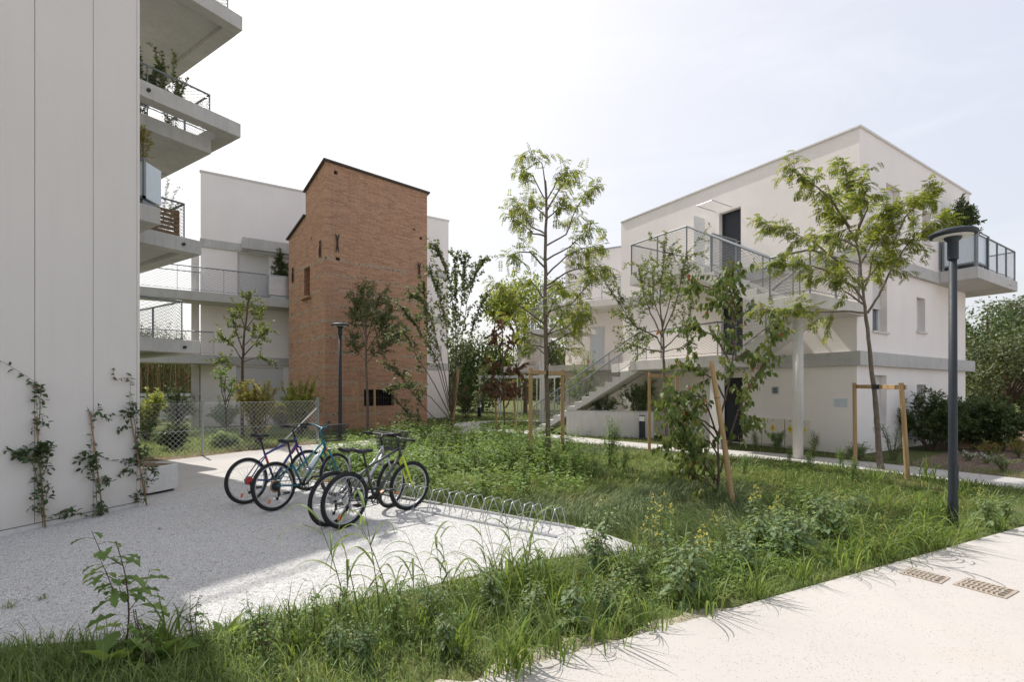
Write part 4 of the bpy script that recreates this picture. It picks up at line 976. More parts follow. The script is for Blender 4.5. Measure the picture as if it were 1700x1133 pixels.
# ================================================================ bollard
def bollard(x,y,h,label):
    b=thing('bollard_light',label,'bollard light',(x,y,0),rad(-25))
    mb=MB(); mb.box(-.09,.09,-.07,.07,0,h-.2); mb.build('bollard_post',M['dark'],b,bevel=.006)
    mb=MB(); mb.box(-.085,.085,-.06,.065,h-.199,h-.03); mb.build('lens',M['light'],b)
    mb=MB(); mb.box(-.09,.09,-.07,.07,h-.03,h); mb.build('bollard_cap',M['dark'],b,bevel=.004)
g=G(1066,729); bollard(g.x,g.y+.0,.80,'short dark bollard light against the bare concrete planter wall')
g=G(787,716); bollard(-1.9,28.5,.85,'short dark bollard light on the far lawn before the pergola')
# ================================================================ chain link fence
fp=[V((-10.2,8.55,0)),V((-7.8,12.3,0)),V((-6.0,15.05,0))]
fd=(fp[2]-fp[1]).normalized()
fp[0]=fp[1]-fd*3.9
cf_=thing('chain_link_fence','silver chain link fence with brace poles along the garden edge','fence',fp[1])
for p in (fp[0],fp[1],fp[2]):
    q=p-fp[1]; mb=MB(); mb.tube([q+V((0,0,-.05)),q+V((0,0,1.40))],.03,10); mb.build('fence_post',M['galv'],cf_)
q=fp[2]-fp[1]; mb=MB(); mb.bar(q+V((0,0,0)),q+V((0,0,1.43)),.09,.05,up=fd); mb.build('end_post',M['galv'],cf_)
for (b0,sg) in ((fp[2]-fd*.03,-1),(fp[1]-fd*2.9,-1)):
    q=b0-fp[1]; mb=MB(); mb.tube([q+V((0,0,1.1)),q+fd*sg*1.05+V((-.25,0.1,0))],.018,8); mb.build('brace_pole',M['white'],cf_)
for i in (0,1):
    a=fp[i]-fp[1]; b=fp[i+1]-fp[1]; nb=MB(); L_=(b-a).length
    f=lambda u,v_,a=a,b=b,L_=L_: a.lerp(b,u/L_)+V((0,0,.04+v_))
    net_lines(nb,f,L_,1.28,.125,.125,.0032); nb.tube([a+V((0,0,1.33)),b+V((0,0,1.33))],.003,4); nb.tube([a+V((0,0,.65)),b+V((0,0,.65))],.003,4); nb.build('wire_mesh',M['netpale'],cf_)
# back return of the fence toward the white block
bfn=thing('chain_link_fence','second chain link fence with pale rail far across the garden','fence',(-13.6,16.5,0))
for k in range(4):
    mb=MB(); mb.tube([(k*1.9,k*.55,0),(k*1.9,k*.55,1.35)],.028,8); mb.build('fence_post',M['dark'] if k==1 else M['galv'],bfn)
nb=MB(); net_lines(nb,lambda u,v_:V((u*.96,u*.278,.04+v_)),5.9,1.25,.085,.085,.0024); nb.build('wire_mesh',M['netpale'],bfn)
# slatted fence and gate parts further back
sf=thing('slatted_fence','low pale slatted fence under the bamboo at the back of the garden','fence',(-19,23.5,0),rad(8))
mb=MB()
for k in range(6): mb.box(0,7.5,-.015,.015,.25+k*.22,.40+k*.22)
mb.build('slats',M['galv'],sf)
for k in range(5):
    mb=MB(); mb.box(k*1.85-.03,k*1.85+.03,.016,.08,0,1.6); mb.build('post',M['galv'],sf)
# ================================================================ drain grates in the paving
def grate(cx,cy,L_,W_,ang,label,full):
    g_=thing('drain_grate',label,'drain grate',(cx,cy,.004),ang,'rusty drain grates in the paving')
    mb=MB(); t=.022
    mb.box(-L_/2,L_/2,-W_/2,-W_/2+t,0,.007); mb.box(-L_/2,L_/2,W_/2-t,W_/2,0,.007); mb.box(-L_/2,-L_/2+t,-W_/2+t,W_/2-t,0,.007); mb.box(L_/2-t,L_/2,-W_/2+t,W_/2-t,0,.007)
    mb.build('grate_frame',M['rust'],g_)
    mb=MB(); mb.add([(-L_/2+t,-W_/2+t,.0012),(L_/2-t,-W_/2+t,.0012),(L_/2-t,W_/2-t,.0012),(-L_/2+t,W_/2-t,.0012)],[(0,1,2,3)]); mb.build('grate_opening',M['silt_slot_shade'],g_)
    mb=MB(); n=int((L_-2*t)/.032)
    for k in range(n):
        x=-L_/2+t+.016+k*.032; 
        for j in range(4):
            y0=-W_/2+t+j*(W_-2*t)/4; y1=y0+(W_-2*t)/4; dx=.008 if j%2 else -.008
            mb.bar((x-dx,y0,.004),(x+dx,y1,.004),.016,.006)
    for j in (1,2,3): y=-W_/2+t+j*(W_-2*t)/4; mb.box(-L_/2+t,L_/2-t,y-.006,y+.006,.001,.0085)
    mb.build('grate_bars',M['rust'],g_)
def grate_px(pts,label):
    q=[G(*p) for p in pts]; c=sum(q,V())/4; e=(q[1]-q[0]); L_=((q[1]-q[0]).length+(q[2]-q[3]).length)/2; W_=((q[3]-q[0]).length+(q[2]-q[1]).length)/2
    grate(c.x,c.y,L_,W_,math.atan2(e.y,e.x),label,True)
grate_px([(1580,972),(1672,997),(1691,983),(1606,962)],'weathered rusty drain grate set in the pale paving, fully clear of grass')
grate_px([(1490,953),(1560,971),(1580,962),(1512,945)],'rusty drain grate half hidden under overhanging grass')
# ================================================================ vegetation
T_OVAL=(np.array([(0,0,0),(.30,-.5,.10),(.30,.5,.10),(.70,-.36,.06),(.70,.36,.06),(1,0,-.12),(.33,0,.0),(.70,0,-.03)]),[(0,1,6),(0,6,2),(1,3,7,6),(6,7,4,2),(3,5,7),(7,5,4)])
T_KITE=(np.array([(0,0,0),(.42,-.5,.10),(1,0,-.08),(.42,.5,.10)]),[(0,1,2),(0,2,3)])
T_HEART=(np.array([(0,0,0),(.12,-.40,.06),(.12,.40,.06),(.42,-.5,.10),(.42,.5,.10),(.78,-.25,.0),(.78,.25,.0),(1,0,-.16),(.42,0,.0),(.78,0,-.06)]),[(0,1,3,8),(0,8,4,2),(3,5,9,8),(8,9,6,4),(5,7,9),(9,7,6)])
T_LOBED=(np.array([(0,0,0),(.22,-.30,.05),(.22,.30,.05),(.38,-.22,.03),(.38,.22,.03),(.50,-.5,.10),(.50,.5,.10),(.66,-.24,.0),(.66,.24,.0),(.80,-.34,.03),(.80,.34,.03),(1,0,-.18),(.38,0,0),(.66,0,-.04)]),
         [(0,1,3,12),(0,12,4,2),(3,5,7,13,12),(12,13,8,6,4),(7,9,11,13),(13,11,10,8)])
T_STRAP=(np.array([(0,-.25,0),(0,.25,0),(.35,-.5,.02),(.35,.5,.02),(.7,-.4,-.06),(.7,.4,-.06),(1,0,-.22)]),[(0,2,3,1),(2,4,5,3),(4,6,5)])
def leaf_mesh(name,arr,mat,parent=None,tmpl=T_OVAL,off=(0,0,0)):
    """arr rows: px py pz dx dy dz nx ny nz len wid"""
    A=np.asarray(arr,dtype=np.float64)
    if len(A)==0: return None
    p=A[:,0:3]-np.array(off); d=A[:,3:6]; n=A[:,6:9]; l=A[:,9:10]; w=A[:,10:11]
    d=d/(np.linalg.norm(d,axis=1,keepdims=True)+1e-9); s=np.cross(d,n); s=s/(np.linalg.norm(s,axis=1,keepdims=True)+1e-9); u=np.cross(s,d)
    tv,tf=tmpl; k=len(tv)
    vs=(p[:,None,:]+d[:,None,:]*(tv[None,:,0:1]*l[:,None,:])+s[:,None,:]*(tv[None,:,1:2]*w[:,None,:])+u[:,None,:]*(tv[None,:,2:3]*l[:,None,:])).reshape(-1,3)
    flat=np.array([i for f in tf for i in f]); sizes=np.array([len(f) for f in tf])
    faces=(flat[None,:]+(np.arange(len(A))*k)[:,None]).ravel()
    return np_mesh(name,vs,faces,mat,parent,np.tile(sizes,len(A)))
def rv(r): 
    v=V((r.gauss(0,1),r.gauss(0,1),r.gauss(0,1))); return v.normalized()
class Plant:
    def __init__(s,seed): s.r=random.Random(seed); s.wood=MB(); s.lv=[]; s.fl=[]
    def leaf(s,p,d,n,l,w,dst=None):
        (s.lv if dst is None else dst).append((p.x,p.y,p.z,d.x,d.y,d.z,n.x,n.y,n.z,l,w))
    def leaf_at(s,p,t,c):
        """one leaf (or compound leaf) at p on a twig with tangent t"""
        r=s.r; side=t.cross(rv(r)); 
        if side.length<.05: side=t.orthogonal()
        side.normalize()
        d=(t*c.get('along',.5)+side*c.get('side',.9)+V((0,0,-1))*c.get('droop',.3)).normalized()
        L_=c['size']*r.uniform(.65,1.2)
        if c['kind']=='pinnate':
            n=c.get('pairs',7); q=p.copy(); dd=d.copy(); st=L_/n
            up=V((0,0,1)); sd=dd.cross(up)
            if sd.length<.05: sd=dd.orthogonal()
            sd.normalize()
            for k in range(n):
                dd=(dd+V((0,0,-1))*c.get('arch',.12)).normalized(); q=q+dd*st
                ll=c['leaflet']*r.uniform(.75,1.15)*(1.0 if k<n-2 else .8)
                nrm=(sd.cross(dd)).normalized()+rv(r)*.25
                for sg in (-1,1): s.leaf(q,(sd*sg+dd*.45+V((0,0,-.25))).normalized(),nrm,ll,ll*c.get('ratio',.36))
        else:
            nrm=(V((0,0,1))*c.get('up',.8)+rv(r)*.7+d.orthogonal()*.2).normalized()
            s.leaf(p,(d+rv(r)*.25).normalized(),nrm,L_,L_*c.get('ratio',.55)*r.uniform(.85,1.15))
    def along(s,pts,c,f0=0.0):
        """leaves along a polyline"""
        tot=sum((pts[i+1]-pts[i]).length for i in range(len(pts)-1)); n=max(1,int(tot/c['spacing'])); 
        for k in range(n):
            f=f0+(1-f0)*(k+s.r.random())/n; x=f*(len(pts)-1); i=min(int(x),len(pts)-2); p=pts[i].lerp(pts[i+1],x-i); t=(pts[i+1]-pts[i]).normalized()
            for _ in range(c.get('per',1)): s.leaf_at(p,t,c)
    def twig(s,p,d,L_,r,c,sub=0,grav=0.0,wander=.25,bare=.1,sides=4):
        n=5; pts=[p]; 
        for i in range(n):
            d=(d+rv(s.r)*wander+V((0,0,grav))).normalized(); pts.append(pts[-1]+d*L_/n)
        s.wood.tube(pts,[r*(1-.75*i/n) for i in range(n+1)],sides,False)
        s.along(pts,c,bare)
        for k in range(sub):
            f=s.r.uniform(.2,.95); x=f*n; i=min(int(x),n-1); q=pts[i].lerp(pts[i+1],x-i); t=(pts[i+1]-pts[i]).normalized()
            dd=(t*.7+(t.cross(rv(s.r)))*.8).normalized(); s.twig(q,dd,L_*s.r.uniform(.35,.6),r*.5,c,0,grav,wander,.05,3)
    def limb(s,pts,r0,r1,c,ntw,tl,sub=1,f0=.3,grav=0.0,spread=.9,tr=.006,upb=.15,tipbare=False):
        pts=[V(p) for p in pts]
        # densify with slight wobble
        q=[]
        for i in range(len(pts)-1):
            for k in range(3): q.append(pts[i].lerp(pts[i+1],k/3)+ (rv(s.r)*.012 if (i or k) else V()))
        q.append(pts[-1]); m=len(q)-1
        s.wood.tube(q,[r0+(r1-r0)*i/m for i in range(m+1)],6,False)
        for k in range(ntw):
            f=f0+(1-f0)*((k+s.r.random())/max(ntw,1)); x=min(f,.999)*m; i=min(int(x),m-1); p=q[i].lerp(q[i+1],x-i); t=(q[i+1]-q[i]).normalized()
            sd=t.cross(rv(s.r)); sd=sd.normalized() if sd.length>.05 else t.orthogonal()
            d=(t*.6+sd*spread+V((0,0,upb))).normalized()
            s.twig(p,d,tl*s.r.uniform(.5,1.15),tr,c,sub,grav)
        if not tipbare: s.along(q,c,.6)
    def finish(s,root,base,wood_mat,leaf_mat,tmpl=T_OVAL,wname='trunk',lname='crown'):
        s.wood.shift(base)
        o=s.wood.build(wname,wood_mat,root,smooth=True)
        c=leaf_mesh(lname,s.lv,leaf_mat,root,tmpl,base)
        return o,c
def pxs(pts,Y,r,dep=.35,k0=0.0):
    """pixel polyline at depth Y; depth wanders off smoothly so the limb has a place in space"""
    dz=r.uniform(-1,1)*dep*2; n=len(pts); out=[]
    for i,p in enumerate(pts):
        dy=(p[2] if len(p)>2 else dz*(i/(max(n-1,1)))); out.append(P(p[0],p[1],Y+dy))
    return out
def tree(name,label,Y,trunk,limbs,c,mats,seed,ntw=8,tl=.5,r0=.055,sub=2,tmpl=T_OVAL,cat='tree',f0=.3,grav=0.0,dep=.5,tw_r=.005,group=None,limb_r=.022,spread=.9,upb=.15,wname='trunk'):
    pl_=Plant(seed); base=P(trunk[0][0],trunk[0][1],Y); base=V((base.x,base.y,0))
    root=thing(name,label,cat,base,0,group)
    tp=[base+V((0,0,-.05))]+[P(p[0],p[1],Y) for p in trunk[1:]]
    q=[]
    for i in range(len(tp)-1):
        for k in range(3): q.append(tp[i].lerp(tp[i+1],k/3)+(rv(pl_.r)*.01 if i or k else V()))
    q.append(tp[-1]); m=len(q)-1
    pl_.wood.tube(q,[r0*(1.25 if i==0 else 1)*(1-.62*i/m)*(1+.06*pl_.r.uniform(-1,1)) for i in range(m+1)],10,False)
    for l in limbs:
        pts=pxs(l,Y,pl_.r,dep); L_=sum((pts[i+1]-pts[i]).length for i in range(len(pts)-1))
        pl_.limb(pts,min(limb_r,.012*L_+.006),.0035,c,max(2,int(ntw*L_)),tl,sub,f0,grav,spread,tw_r,upb)
    pl_.finish(root,base,mats[0],mats[1],tmpl,wname)
    return root,pl_
# --- a: tall locust-like tree in the middle
cL={'kind':'pinnate','size':.20,'leaflet':.064,'ratio':.42,'pairs':6,'spacing':.072,'droop':.35,'arch':.16,'along':.5,'side':.8}
tree('tall_young_tree','tallest slender young tree with arching compound leaves, staked between two posts',10.6,[(912,777),(911,740),(908,650),(906,560),(905,480),(906,400),(907,340),(905,300)],
 [[(906,310),(899,272),(876,250)],[(904,330),(885,292),(866,281)],[(906,335),(925,300),(944,280)],[(908,350),(935,305),(953,288)],[(907,408),(940,390),(955,350),(975,320),(990,307)],
  [(905,388),(882,376),(868,352),(855,330)],[(905,392),(885,388),(868,372),(850,362)],[(907,432),(945,410),(965,392),(988,372)],[(907,458),(940,425),(970,412),(1003,405)],[(907,475),(940,452),(975,442),(1015,446)],
  [(905,445),(880,418),(860,420),(846,426)],[(906,520),(950,505),(975,475),(992,450)],[(906,540),(880,520),(850,500),(828,480)],[(905,560),(870,552),(843,530)],[(907,555),(940,545),(968,522)],[(905,578),(880,572),(862,548)],[(907,572),(930,562),(957,547),(972,505)],[(906,360),(890,345),(880,325)],[(906,365),(922,350),(938,330)],[(906,500),(885,470),(862,465)],[(906,495),(925,480),(945,478)],[(906,530),(920,500),(935,520)],[(907,560),(925,535),(950,520),(975,525)],[(906,550),(885,530),(868,515)],[(906,480),(925,470),(940,488)],[(906,590),(890,575),(872,578)],[(907,585),(925,575),(945,580)]],
 cL,(M['bark'],L['locust']),11,ntw=7.5,tl=.34,r0=.062,sub=1,tmpl=T_KITE,dep=.6)
# --- b: honey locust on the right
cH={'kind':'pinnate','size':.17,'leaflet':.062,'ratio':.42,'pairs':6,'spacing':.05,'droop':.45,'arch':.10,'along':.6,'side':.7}
tree('honey_locust','feathery light green tree with a bent trunk in front of the white corner',10.3,[(1463,778),(1459,740),(1455,690),(1450,640),(1443,580),(1438,530),(1434,500),(1433,484)],
 [[(1433,486),(1428,440),(1422,400),(1405,372),(1390,360),(1358,345)],[(1411,378),(1380,330),(1345,303),(1312,282)],[(1422,400),(1430,360),(1425,330),(1408,300),(1400,264)],[(1433,482),(1425,470),(1395,438),(1350,402),(1300,378),(1256,370)],
  [(1434,500),(1415,475),(1385,455),(1350,442),(1305,438),(1277,436)],[(1433,486),(1442,460),(1450,420),(1470,390),(1486,352),(1478,342)],[(1440,520),(1460,490),(1476,455),(1497,420),(1515,397),(1545,372),(1568,352)],[(1484,402),(1502,362),(1530,332),(1560,310)],
  [(1434,520),(1400,516),(1350,519),(1300,513),(1276,516)],[(1433,505),(1400,482),(1372,452)],[(1428,440),(1450,400),(1462,370)],[(1424,410),(1400,400),(1370,390)],[(1433,470),(1460,440),(1490,425)],[(1420,395),(1440,345),(1428,305)],[(1405,372),(1385,350),(1375,325)]],
 cH,(M['bark'],L['locust']),12,ntw=8.5,tl=.42,r0=.062,sub=1,tmpl=T_KITE,dep=.6,f0=.3,grav=-.03,limb_r=.026)
# --- c: small fine leaved tree by the stairs
cF={'kind':'simple','size':.075,'ratio':.48,'spacing':.021,'droop':.2,'along':.6,'side':.8}
tree('fine_leaved_tree','airy fine leaved young tree before the stair flight, with posts beside it',13.0,[(1108,756),(1105,690),(1103,620),(1101,580),(1100,530)],
 [[(1101,582),(1090,560),(1060,545),(1038,522)],[(1101,580),(1122,560),(1140,540),(1152,500)],[(1100,550),(1095,500),(1100,450),(1104,402)],[(1100,560),(1080,520),(1066,480),(1060,440)],[(1100,555),(1120,510),(1132,460),(1141,418)],[(1092,562),(1050,540),(1025,500),(997,457)],[(1100,540),(1085,500),(1085,450)],[(1100,545),(1112,500),(1115,455)],[(1101,585),(1070,580),(1040,570)],[(1101,585),(1130,578),(1150,565)]],
 cF,(M['bark'],L['fine']),13,ntw=9,tl=.48,r0=.055,sub=2,tmpl=T_KITE,dep=.6)
# --- d: cherry-leaved multi stem shrub-tree, nearest
cC={'kind':'simple','size':.098,'ratio':.56,'spacing':.04,'droop':1.15,'along':.35,'side':.6,'up':.35}
rd_,pd=tree('cornelian_tree','many stemmed small tree with hanging broad leaves and red fruit, tied to a leaning stake',7.4,[(1190,833),(1192,800),(1193,770),(1192,725)],
 [[(1192,725),(1200,680),(1213,620),(1220,560),(1221,500),(1220,462),(1212,446)],[(1189,800),(1175,765),(1150,730),(1130,702),(1108,682)],[(1196,785),(1208,740),(1225,682),(1240,650),(1265,606),(1283,562),(1290,540)],[(1192,725),(1180,690),(1165,662),(1140,650),(1108,648)],
  [(1214,610),(1190,562),(1160,545),(1140,540)],[(1220,520),(1190,482),(1162,472),(1138,482)],[(1190,815),(1172,800),(1150,782),(1134,752)],[(1192,735),(1165,700),(1140,690),(1118,720)],[(1205,665),(1185,630),(1160,615),(1128,600)],[(1221,540),(1205,500),(1180,500)],[(1208,740),(1230,720),(1255,700)],[(1190,790),(1175,790),(1165,815)],[(1221,510),(1212,480),(1195,462)],[(1215,600),(1235,585),(1258,590)],[(1193,760),(1178,735),(1150,745)],[(1189,805),(1160,760),(1130,735),(1105,725)],[(1190,800),(1180,770),(1150,765),(1130,790)],[(1192,720),(1170,700),(1150,690),(1125,660),(1100,665)]],
 cC,(M['bark2'],L['cherry']),14,ntw=14,tl=.30,r0=.026,sub=1,tmpl=T_HEART,dep=.30,f0=.28,tw_r=.004,limb_r=.016,spread=.8,upb=0)
pb2=Plant(3)
for (x,y) in ((1262,606),(1258,612),(1266,600),(1255,598),(1212,455),(1245,640),(1225,520),(1160,520),(1242,672)):
    for k in range(3):
        p=P(x+pb2.r.uniform(-6,6),y+pb2.r.uniform(-6,6),7.4+pb2.r.uniform(-.2,.2)); 
        for a in range(2): pb2.leaf(p,V((0,0,-1)),rv(pb2.r),.022,.018)
leaf_mesh('berry_cluster',pb2.lv,L['berry'],rd_,T_OVAL,rd_.location)
# --- e: multi stem linden in front of the tower's edge
cE={'kind':'simple','size':.075,'ratio':.8,'spacing':.05,'droop':.5,'along':.3,'side':.8,'per':2}
tree('multi_stem_tree','tall many stemmed tree with grey green leaf tufts beside the tower edge',14.5,[(748,740),(749,725),(750,700),(751,680)],
 [[(750,690),(752,600),(752,540),(750,480),(735,432),(721,405)],[(750,690),(756,600),(757,500),(755,425)],[(751,690),(762,600),(776,500),(790,452),(804,430)],[(750,690),(738,620),(720,545),(700,495),(680,490)],[(749,690),(735,640),(716,580),(706,520),(703,465)],[(749,695),(722,640),(692,592),(672,552),(655,555)],
  [(748,715),(716,690),(690,660),(665,622),(645,605)],[(748,720),(710,702),(682,692),(655,660)],[(751,700),(785,680),(800,640),(812,605)],[(751,690),(765,620),(785,540),(808,485)],[(750,690),(745,600),(738,520),(712,440)],[(751,690),(758,580),(768,480),(772,425)],[(750,690),(728,600),(690,540),(668,510)],[(748,720),(700,720),(665,700)],[(749,700),(715,660),(680,640),(650,640)]],
 cE,(M['bark2'],L['linden']),15,ntw=6.5,tl=.40,r0=.05,sub=1,tmpl=T_HEART,dep=.9,f0=.35,limb_r=.016,spread=.6)
# --- f, g, h
cf2={'kind':'simple','size':.095,'ratio':.5,'spacing':.035,'droop':.3,'along':.5,'side':.8,'per':2}
tree('small_street_tree','dull green young tree standing close against the brick tower',18.0,[(611,722),(610,660),(608,600),(607,560),(610,500)],
 [[(608,604),(625,585),(655,560)],[(608,600),(590,582),(584,556)],[(608,580),(606,530),(612,480)],[(608,585),(632,545),(650,508)],[(607,575),(592,530),(590,498)],[(608,590),(640,580),(658,540)],[(608,570),(622,520),(632,488)],[(608,565),(598,520),(602,478)],[(608,560),(628,535),(640,520)]],
 cf2,(M['bark'],L['linden']),16,ntw=11,tl=.5,r0=.055,sub=1,tmpl=T_KITE,dep=.8)
tree('garden_tree','thin dark leaved tree in the fenced garden before the white block',16.0,[(403,700),(402,640),(403,600),(405,560),(410,520),(414,484)],
 [[(404,600),(385,572),(367,556)],[(404,592),(430,562),(445,546)],[(404,585),(392,550),(386,520)],[(404,602),(430,592),(441,596)],[(403,610),(378,602),(360,598)],[(406,550),(425,525),(432,510)],[(407,545),(398,520),(400,505)],[(410,520),(414,500),(414,484)],[(404,575),(420,560),(425,540)]],
 cf2,(M['bark2'],L['fine']),17,ntw=7,tl=.42,r0=.05,sub=1,tmpl=T_KITE,dep=.5)
cD={'kind':'simple','size':.10,'ratio':.35,'spacing':.012,'droop':1.2,'along':.2,'side':.5,'per':2}
tree('withered_tree','withered tree with hanging rust red leaves between two wooden posts',18.5,[(838,716),(836,660),(835,600),(834,545)],
 [[(835,600),(825,565),(818,550)],[(835,600),(845,570),(855,560)],[(835,640),(820,610),(812,600)],[(835,640),(852,615),(862,610)],[(834,560),(832,540),(836,525)],[(836,655),(822,645),(808,640)],[(836,655),(850,650),(866,640)],[(836,620),(845,640),(850,655)],[(835,620),(825,640),(824,655)]],
 cD,(M['bark2'],L['dry']),18,ntw=13,tl=.4,r0=.04,sub=1,tmpl=T_KITE,dep=.5,grav=-.2)
# ---------------------------------------------------------------- stakes
def support(label,posts,bar=True,barz=None,group='wooden tree supports'):
    b=posts[0][0]; t=thing('tree_support',label,'tree stake',(b.x,b.y,0),0,group); tops=[]
    for (p,h,dx) in posts:
        mb=MB(); q=V((p.x-b.x,p.y-b.y,0)); mb.tube([q+V((0,0,-.05)),q+V((dx*.5,0,h*.5)),q+V((dx,0,h-.012)),q+V((dx,0,h))],[.042,.041,.041,.033],12); mb.build('stake_post',M['stake'],t,smooth=False); tops.append(q+V((dx,0,h)))
    if bar:
        for k in range(len(tops)-1):
            a=tops[k]-V((0,0,.09)); c=tops[k+1]-V((0,0,.09)); e=(c-a).normalized(); off=V((e.y,-e.x,0))*.05
            if off.y>0: off=-off
            mb=MB(); mb.bar(a-e*.05+off,c+e*.05+off,.03,.085); mb.build('crossbar',M['stake'],t,bevel=.006)
            mid=a.lerp(c,.5); mb=MB(); mb.box(mid.x-.03,mid.x+.03,mid.y-.075,mid.y+.06,mid.z-.05,mid.z+.05); mb.build('tie_strap',M['dark'],t,bevel=.005)
    return t
g1,g2=G(881,778),G(934,775); support('pair of tan posts with a crossbar holding the tallest slender tree',[(g1,2.13,0),(g2,2.10,0)])
g1,g2=G(1420,768),G(1507,796); support('pair of tan posts with a crossbar holding the bent feathery tree before the white corner',[(g1,1.83,-.02),(g2,1.80,-.12)])
g1,g2=G(1078,750),G(1124,747); support('pair of tan posts with a crossbar beside the airy tree at the stairs',[(g1,2.14,0),(g2,2.1,0)])
g1,g2=P(594,720,18.3),P(622,720,18.3); support('pair of thin posts at the foot of the brick tower',[(V((g1.x,g1.y,0)),1.9,0),(V((g2.x,g2.y,0)),1.9,0)],bar=False)
g1,g2=G(825,719),G(857,719); support('pair of posts with a crossbar around the withered red tree',[(g1,2.0,-.1),(g2,2.05,-.12)])
g1=G(748,739); support('single leaning post at the many stemmed tree by the tower edge',[(g1,2.3,.24)],bar=False)
g1=G(1219,842); ls=thing('leaning_stake','leaning pale round stake tied to the many stemmed small tree','tree stake',g1,0)
mb=MB(); q=P(1181,600,7.25)-V(g1); mb.tube([V((0,0,-.1)),q*.5,q*.97,q],[.040,.038,.037,.030],12); mb.build('stake_post',M['stake'],ls)
mb=MB(); mb.torus(q*.74,q.normalized(),.040,.008,16,6); mb.tube([q*.74,q*.74+V((.1,.15,0))],.006,5); mb.build('tie_strap',M['bamboo'],ls)
# ---------------------------------------------------------------- bushy plants by lobes of twigs
def bush(name,label,base,h,rw,c,mats,seed,n=60,tmpl=T_KITE,cat='shrub',stemr=.012,group=None,shape='round',flow=None,start=.0,wname='stems',lname='foliage'):
    pl_=Plant(seed); r=pl_.r; base=V(base); root=thing(name,label,cat,base,0,group)
    ns=max(4,n//7)
    for i in range(ns):
        a=r.uniform(0,2*math.pi); rr=rw*math.sqrt(r.random())
        if shape=='cone': z=h*r.random()**1.0; rr=rw*(1-z/h*.93)*r.uniform(.3,1); tip=V((math.cos(a)*rr,math.sin(a)*rr,max(z,.12*h)))
        elif shape=='round': z=h*math.sqrt(max(0,1-(rr/rw)**2*.75))*r.uniform(.72,1.02); tip=V((math.cos(a)*rr,math.sin(a)*rr,z))
        else: tip=V((math.cos(a)*rr,math.sin(a)*rr,h*r.uniform(.55,1.0)))
        o=V((tip.x*.15,tip.y*.15,start)) if shape!='cone' else V((0,0,max(start,tip.z*.55)))
        mid=o.lerp(tip,.5)+V((-tip.x*.12,-tip.y*.12,h*.06))
        pl_.limb([o,mid,tip],stemr,stemr*.3,c,7,max(.10,rw*.45),1,.15,0,.9,stemr*.35,.2)
    if shape=='cone': pl_.wood.tube([V((0,0,0)),V((0,0,h*.9))],[stemr*1.3,.003],6,False)
    if flow:
        for k in range(flow[1]):
            q=r.choice(pl_.lv); p=V(q[0:3])
            if p.z<h*.45: continue
            for m_ in range(6): 
                d=rv(r); pl_.leaf(p+d*.01,d,rv(r),flow[2],flow[2]*.8,pl_.fl)
    pl_.wood.build(wname,mats[0],root,smooth=True); leaf_mesh(lname,pl_.lv,mats[1],root,tmpl)
    if flow: leaf_mesh('blossom',pl_.fl,L[flow[0]],root,T_KITE)
    return root
def sc(size,ratio=.5,sp=.03,droop=.2,per=1): return {'kind':'simple','size':size,'ratio':ratio,'spacing':sp,'droop':droop,'along':.55,'side':.8,'per':per}
ob=(M['bark2'],L['dark'])
bush('conical_shrub','dark cone shaped shrub growing in the brushed steel planter',OC+uB*3.18-vB*.75+V((0,0,6.9)),1.5,.5,sc(.085,.5,.018),ob,31,170,shape='cone')
bush('conical_shrub','dark leafy shrub growing in the frosted planter of the corner balcony',WB(5.72,-.45,6.22),1.35,.66,sc(.085,.5,.018),ob,32,190,shape='cone')
# oleanders behind the low wall
g=V((4.6,17.75,.5)); bush('oleander','full oleander bush with pink flowers behind the low concrete wall, near the column',g,1.6,.78,sc(.11,.2,.022),(M['bark2'],L['weedgrey']),33,150,flow=('pink',26,.06))
g=V((3.35,18.25,.5)); bush('oleander','smaller oleander behind the low wall under the stair soffit',g,1.25,.6,sc(.11,.2,.022),(M['bark2'],L['weedgrey']),34,110,flow=('pink',8,.06))
g=V((2.9,19.6,0.3)); bush('oleander','pink flowering oleander rising above the lower stair flight',g,3.0,.8,sc(.11,.2,.025),(M['bark2'],L['weedgrey']),35,150,flow=('pink',46,.07))
g=V((-2.55,27.5,0)); bush('oleander','distant dark oleander with pink flowers before the pergola',g,2.2,1.0,sc(.14,.25,.03),(M['bark2'],L['dark']),36,110,flow=('pink',26,.07))
# right hand bed
g=G(1548,748); bush('dark_shrub','dark green shrub with narrow whorled leaves against the white wall',(g.x,g.y,0),1.62,.85,sc(.13,.22,.02,.1),(M['bark2'],L['dark']),37,190,shape='round')
g=G(1428,765); bush('grey_shrub','low grey green mound at the white corner, left of the bent trunk',(g.x,g.y,0),.36,.34,sc(.05,.3,.015),(M['bark2'],L['weedgrey']),38,110)
g=G(1482,764); bush('flowering_herb','thin herb with small violet flowers at the foot of the white wall',(g.x,g.y,0),.85,.42,sc(.05,.2,.05),(M['stem'],L['weedgrey']),39,70,flow=('violet',26,.022),shape='fan')
g=G(1592,752); bush('grey_shrub','upright greyish twiggy plant behind the dark lamp post',(g.x,g.y+.4,0),1.0,.4,sc(.05,.25,.02),(M['bark2'],L['weedgrey']),40,90,shape='fan')
for (px,py,dy,h,rw,sd,lb) in ((1625,752,1.5,1.25,.7,41,'dark leafy garden plant behind the timber edge, next to the lamp post'),(1660,752,1.3,1.35,.75,42,'dark leafy garden plant behind the timber edge, in the middle of its row'),(1700,754,1.2,1.3,.8,43,'dark leafy garden plant behind the timber edge, farthest from the building')):
    g=G(px,py); bush('garden_plant',lb,(g.x+.1*dy,g.y+dy*.6,0),h,rw,sc(.10,.45,.022),(M['stem'],L['dark']),sd,190,shape='fan')
